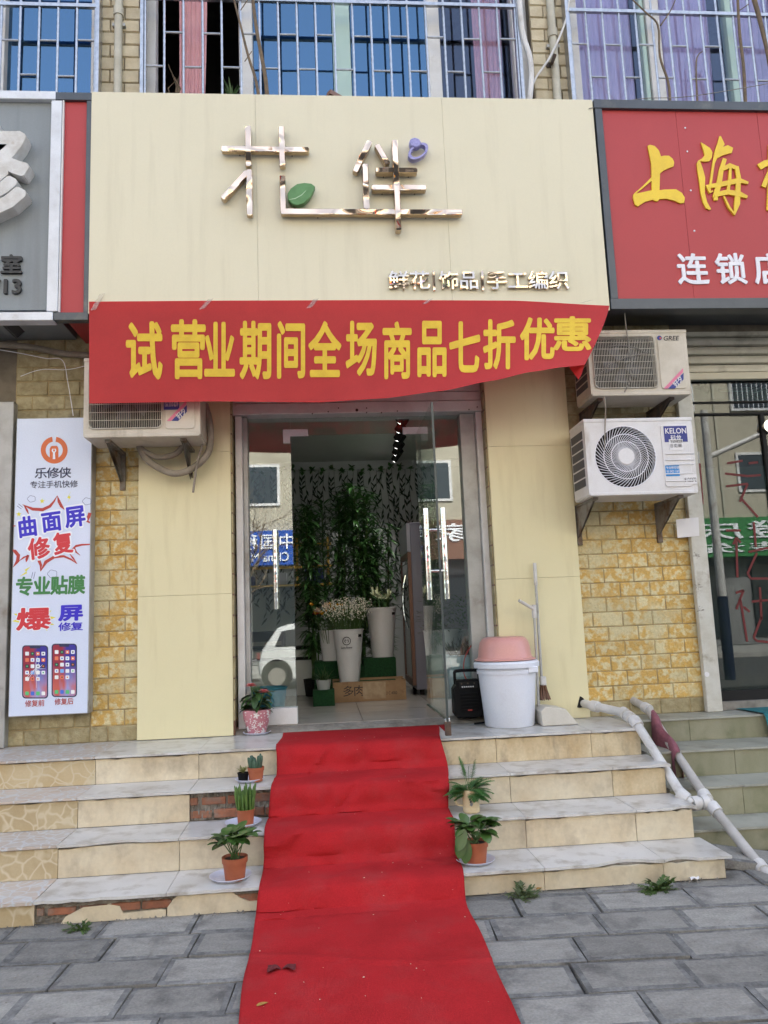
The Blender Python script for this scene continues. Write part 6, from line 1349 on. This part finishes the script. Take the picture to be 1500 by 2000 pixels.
MB().grid(tmat, 30, 20).build('mat_sheet', mat('teal_cloth', (.012,.15,.165), (.01,.12,.135), rough=.9, scale=20, bump=.003, bscale=150), tm, smooth=True, recalc=False)
# ---------------------------------------------------------------- pipes, twigs and wires upstairs
def vpipe(lab, px, r_, y, mt, cl):
    x = at(px, 90, y).x; t = thing('drain_pipe', lab, 'pipe', (x, y, 4.9)); MB().tube([(x,y,4.85),(x,y,6.8)], r_, 14).build('pipe_run', mt, t, smooth=True)
    for z in cl: MB().tube([(x,y,z),(x,y,z+.07)], r_*1.25, 14).build('coupling', mt, t, smooth=True); MB().box(x-r_*1.6, x+r_*1.6, y, .015, z-.08, z-.055).build('clip', m_alu2, t)
vpipe('cream drain pipe on the brick pillar left of the pink curtain window', 231, .030, -.03, m_pvcold, (5.95,)); vpipe('cream drain pipe on the brick pillar above the red sign', 1081, .032, -.03, m_pvcold, (5.85,))
wt = thing('wrapped_hose', 'white wrapped hose hanging at the right of the middle window', 'hose', at(1035,185,-.1)); MB().tube(smoothpts([at(1012,-30,-.09), at(1020,60,-.09), at(1034,110,-.09), at(1038,150,-.09), at(1034,200,-.09)]), .022, 10).build('hose_run', m_pvc, wt, smooth=True)
wc = thing('loose_cable', 'white cable crossing the pillar diagonally above the cream sign', 'cable', at(1030,190,-.1)); MB().tube(smoothpts([at(1112,-20,-.08), at(1105,40,-.07), at(1075,110,-.07), at(1045,155,-.08), at(1030,200,-.09)]), .009, 8).build('strand', m_pvc, wc, smooth=True)
hk = thing('wall_hook', 'rusty iron hook on the brick pillar above the red sign', 'hook', at(1075,125,-.02)); MB().tube([at(1076,128,.0), at(1080,118,-.12), at(1084,106,-.14)], .014, 6).build('hook', m_rustdark, hk); MB().box(at(1076,128,0).x-.04, at(1076,128,0).x+.04, -.01, .002, at(1076,128,0).z-.02, at(1076,128,0).z+.02).build('base_plate', m_rustdark, hk)
m_bark = mat('thin_bark', (.17,.12,.075), (.11,.085,.06), rough=.9, scale=30)
def twig(lab, stems):
    t = thing('bare_sapling', lab, 'sapling', stems[0][0][-1]); 
    for pts, r0, r1 in stems: P3 = smoothpts(pts, 5); n_ = len(P3); MB().tube(P3, [r0+(r1-r0)*k/(n_-1) for k in range(n_)], 7).build('stem', m_bark, t, smooth=True)
y_ = -.30
def S(*p): return [at(x, y, y_) for x, y in p]
twig('bare leafless stems rising from the cream sign before the middle window', [(S((452,-20),(470,50),(485,110),(498,150),(505,186)), .007, .012), (S((492,-20),(500,50),(511,110),(518,150),(522,188)), .012, .016), (S((470,20),(490,-10)), .004, .003), (S((478,120),(492,100)), .004, .003)])
twig('bare leafless stems before the lilac curtain window above the red sign', [(S((1225,-10),(1262,25),(1285,50),(1289,110),(1305,160),(1309,203)), .005, .011), (S((1290,50),(1310,20),(1322,-8)), .006, .003), (S((1440,-20),(1444,60),(1452,130),(1456,205)), .010, .013), (S((1470,-10),(1484,40),(1498,100),(1506,150)), .02, .012), (S((1362,203),(1360,120),(1372,100)), .008, .003), (S((1445,20),(1462,8)), .004, .003)])
wr = thing('sagging_wire', 'thin wire running above the red sign top', 'wire', at(1300,190,-.5)); MB().tube(smoothpts([at(1150,212,-.56), at(1250,193,-.45), at(1350,188,-.45), at(1520,160,-.45)]), .003, 5).build('strand', m_greycable, wr)
for k, (px, w_, h_, mt_, lab) in enumerate(((450,.075,.06,m_bucket,'white pot with a small green plant on the middle window ledge'),(338,.08,.05,m_soil,'brown pot with a dry twig on the middle window ledge'))):
    c = at(px, 180, -.02); t = thing('ledge_pot', lab, 'plant pot', (c.x,-.0,5.1)); ZL = 5.20
    MB().box(c.x-.3 if k else c.x-.1, c.x+.1, -.04, .098, ZL-.02, ZL).build('ledge_board', m_white, t); MB().lathe([(0,0),(w_*.75,0),(w_,h_*1.6),(w_*.9,h_*1.6),(w_*.85,h_*1.4),(0,h_*1.4)], (c.x,.03,ZL+.001), 24).build('pot', mt_, t, smooth=True); m = MB()
    for q in range(14 if k == 0 else 0): m.leaf((c.x,.03,ZL+.09), (rnd(-.4,.5), rnd(-.3,.3), 1), rnd(.1,.2), .022, .5, 4)
    if k: 
        for q in range(6): m.tube([(c.x,.03,ZL+.07),(c.x+rnd(-.05,.05),.03,ZL+.2),(c.x+rnd(-.1,.1),.03+rnd(-.05,.05),ZL+rnd(.25,.4))], [.006,.005,.002], 5)
    m.build('plant', m_green if k == 0 else m_bark, t, recalc=False)
# ---------------------------------------------------------------- the street opposite (seen in the glass and the mirror letters)
OY = -21.5
ob = thing('opposite_building', 'sunlit beige apartment block across the street', 'building', (0, OY-4, -.02)); m_opp = mat('beige_render', (.46,.42,.33), (.40,.37,.29), rough=.85, scale=.6, dirt=(.3,.26,.2), dscale=.8, dlo=.55, dhi=.8); m_grey = mat('grey_render', (.2,.2,.2), (.16,.16,.16), rough=.9, scale=.8)
MB().box(-34, 34, OY-9, OY, 4.6, 14.7).build('wall', m_opp, ob); MB().box(-34, 34, OY-9, OY-.4, -.02, 4.6).build('shop_level', m_grey, ob)
m_gw = glass('far_window_glass', (.05,.06,.07), ior=1.6); wfm = MB(); 
wme = MB().box(-.85,.85,-.06,.001,-.75,.75).mesh('window', m_white); gme = MB().box(-.75,.75,.002,.012,-.65,.65).mesh('pane', flat('far_glass', (48,58,66), .15)); bme = MB()
for k in range(9): bme.box(-.8+k*.195,-.78+k*.195,.10,.12,-.75,.78)
bme.box(-.8,.8,.1,.125,-.75,-.72).box(-.8,.8,.1,.125,.74,.78); bme = bme.mesh('guard', m_whiteacr)
for f_ in range(3):
    for i in range(-10, 11):
        p = (i*3.1+.8, OY+.06, 6.3+f_*3.1); link('window', wme, ob, p); link('pane', gme, ob, p)
        if (i+f_) % 2 == 0: link('guard', bme, ob, p)
for i in range(-11, 12): MB().box(i*3.1-.72, i*3.1-.64, OY+.001, OY+.06, 4.6, 14.7).build('downpipe', m_pvcold, ob) if i % 2 else None
MB().box(-34, 34, OY-.2, OY+.5, 14.7, 15.1).build('eaves', m_grey, ob)
for i in range(-5, 6):
    x = i*6.1; MB().box(x-2.5, x+2.5, OY-.39, OY-.30, .3, 2.9).build('shop_window', flat('far_glass%d' % i, (40,46,50), .1), ob)
def fars(lab, xa, xb, za, zb, col, txt, txt2, tcol=(235,238,242)):
    t = thing('far_shop_sign', lab, 'sign', ((xa+xb)/2, OY+.1, za)); MB().box(xa, xb, OY-.29, OY+.25, za, zb).build('sign_sheet', flat(lab[:12]+'_sheet', col, .5), t); tm_ = flat(lab[:12]+'_text', tcol, .5); h = zb-za
    if txt: letters(txt, (xa+.3, xb-.3, za+h*.45, zb-h*.12), OY+.25, .05, tm_, t, bold=.008, face=1, gap=.2)
    if txt2: letters(txt2, (xa+.5, xb-.5, za+h*.1, za+h*.36), OY+.25, .04, tm_, t, bold=.004, face=1, fit=True, joined=True)
VY = 2*GY-(OY+.25); v0, v1 = at(485,1105,VY), at(575,1035,VY)
cw_ = (v1.x-v0.x)/2.25
fars('blue telephone shop sign with white characters across the street', v0.x-1.6*cw_, v1.x+.4*cw_, v0.z, v1.z, (20,72,160), '中国移动', 'China Mobile')
fars('orange shop sign across the street', v1.x+.4*cw_+.1, v1.x+6.5, v0.z, v1.z+.2, (120,84,66), '家常菜馆', None)
fars('red shop sign with yellow characters across the street', v0.x-9, v0.x-1.6*cw_-.1, v0.z, v1.z, (170,30,30), '便民超市', None, (230,190,60))
VYR = 2*GYR-(OY+.25); r0 = at(1340,1090,VYR); r1 = at(1520,1008,VYR)
fars('green shop sign across the street', max(r0.x-2, v1.x+6.7), r1.x+3, r0.z, r1.z, (46,120,62), '海澄庆店', '灌装洗衣')
fars('lilac shop sign across the street', r1.x+3.2, r1.x+11, r0.z, r1.z, (120,124,190), '五金', None)
fars('dark shop sign across the street', v0.x-17, v0.x-9.2, v0.z, v1.z, (40,44,48), '理发', None)
# street lamp
yl2 = -8.7; lx_ = at(1396,1020,2*GYR-yl2).x; sl2 = thing('street_lamp', 'white street lamp with dark blue foot and angled arm at the near kerb', 'street lamp', (lx_, yl2, -.02)); zj = at(1403,1165,2*GYR-yl2).z
MB().tube([(lx_,yl2,zj),(lx_,yl2,5.2)], [.085,.07], 14).build('pole', m_pvc, sl2, smooth=True); MB().tube([(lx_,yl2,-.022),(lx_,yl2,zj-.001)], .1, 14).build('foot', flat('lamp_foot_blue', (20,34,60), .5), sl2, smooth=True)
za_ = at(1385,893,2*GYR-yl2).z; MB().tube([(lx_,yl2,za_),(lx_+1.9,yl2,za_+.75)], .05, 8).build('arm', m_pvc, sl2, smooth=True); MB().bar((lx_+1.8,yl2,za_+.7), (lx_+2.4,yl2,za_+.92), .2, .08).build('lamp_head', m_alu, sl2, bevel=.02)
# bare street tree
def tree(lab, x, y, h, seed):
    rs_ = random.Random(seed); t = thing('bare_street_tree', lab, 'tree', (x,y,-.02), 'bare trees along the far kerb'); mbt = MB(); tr = MB()
    def grow(p, d, ln, r_, dep):
        q = p+d*ln; mid = p.lerp(q,.5)+Vector((rs_.uniform(-.06,.06),rs_.uniform(-.06,.06),0))*ln; (tr if dep == 0 else mbt).tube([p,mid,q], [r_,r_*.85,r_*.7], 7 if dep < 2 else 4, caps=False)
        if dep < 5:
            for _ in range(3 if dep else 4):
                nd = (d + Vector((rs_.uniform(-.9,.9),rs_.uniform(-.9,.9),rs_.uniform(-.2,.6)))).normalized(); grow(q if rs_.random() < .6 else mid, nd, ln*rs_.uniform(.6,.8), r_*.6, dep+1)
    grow(Vector((x,y,-.02)), Vector((0,0,1)), h*.33, .13, 0); tr.build('trunk', m_bark, t, smooth=True); mbt.build('crown', m_bark, t)
VT = 2*GY+16.6; tx_ = at(520,1000,VT).x; tree('bare plane tree before the blue shop sign across the street', tx_-1.4, -17.6, 6.5, 3); tree('bare plane tree before the green shop sign across the street', r1.x+4.5, -17.6, 6.5, 5)
# small white car parked on the road
VC = 2*GY+12.6; cx0 = at(502,1290,VC).x; CZ = -.15; CYc = -13.3
ca = thing('parked_car', 'small rounded white hatchback car parked on the street', 'car', (cx0+1.35, CYc, CZ)); m_car = mat('white_car_paint', (.60,.61,.60), rough=.2, coat=.5)
side = [(0.02,.34),(.0,.62),(.10,.92),(.30,1.20),(.46,1.42),(.75,1.50),(1.35,1.52),(1.72,1.42),(2.12,1.02),(2.58,.90),(2.70,.72),(2.70,.36),(2.58,.26),(.16,.24)]
def carloft(): 
    m = MB(); n_ = len(side); o = 0
    for k, (yy, sc2) in enumerate(((-.76,.90),(-.72,.97),(-.5,1),(.5,1),(.72,.97),(.76,.90))):
        for x, z in side:
            inset = (max(0, z-.95)*.32) if abs(yy) > .6 else (max(0, z-.95)*.2 if abs(yy) > .4 else 0)
            m.v.append((cx0+1.35+(x-1.35)*sc2, CYc+yy-math.copysign(inset, yy), CZ+.24+(z-.24)*(.985 if sc2 < .95 else 1)))
    for k in range(5):
        for i in range(n_): j = (i+1) % n_; m.f.append((k*n_+i, k*n_+j, (k+1)*n_+j, (k+1)*n_+i))
    m.f.append(tuple(range(n_))); m.f.append(tuple(range(5*n_, 6*n_))[::-1]); return m
bdy = carloft().build('body', m_car, ca, bevel=.03, seg=2, smooth=True)
m_tint = flat('car_glass', (24,28,32), .08); yb = CYc+.76
for nm, pl in (('side_window', [(.42,1.0),(.58,1.34),(1.02,1.40),(1.02,1.0)]), ('side_window', [(1.08,1.0),(1.08,1.40),(1.38,1.40),(1.66,1.32),(1.95,1.0)])):
    MB().add([(cx0+x, yb-max(0,z-.95)*.32+.014, CZ+z) for x, z in pl], [tuple(range(len(pl)))]).build(nm, m_tint, ca, recalc=False)
MB().add([(cx0+.10,CYc-.55,CZ+.98),(cx0+.10,CYc+.55,CZ+.98),(cx0+.36,CYc+.48,CZ+1.34),(cx0+.36,CYc-.48,CZ+1.34)], [(0,1,2,3)]).build('rear_window', m_tint, ca, recalc=False)
for s in (-1,1): MB().box(cx0-.012, cx0+.06, CYc+s*.62-.06, CYc+s*.62+.06, CZ+.70, CZ+.86).build('tail_light', flat('tail_red%d' % s, (120,30,36), .2), ca, bevel=.02)
MB().box(cx0-.014, cx0+.02, CYc-.26, CYc+.26, CZ+.42, CZ+.54).build('number_plate', flat('plate_green', (150,200,170), .4), ca)
for x in (.46, 2.2):
    for s in (-1,1):
        yw = CYc+s*.70; wl = MB().tube([(cx0+x,yw-.10,CZ+.31),(cx0+x,yw+.10,CZ+.31)], .31, 28).build('tyre', m_blk, ca, smooth=True); MB().tube([(cx0+x,yw+s*.101,CZ+.31),(cx0+x,yw+s*.108,CZ+.31)], .20, 20).build('rim', m_greycable, ca)
        MB().tube([(cx0+x,CYc+s*.762-.002,CZ+.34),(cx0+x,CYc+s*.762+.002,CZ+.34)], .36, 28).build('wheel_arch', m_dark, ca)
MB().box(cx0+1.12, cx0+1.30, yb+.0, yb+.02, CZ+.86, CZ+.885).build('door_handle', m_car, ca); MB().box(cx0+1.055, cx0+1.063, yb-.012, yb+.004, CZ+.3, CZ+.98).build('door_seam', m_dark, ca)
# children built at their place keep it: nothing is hidden, nothing is instanced
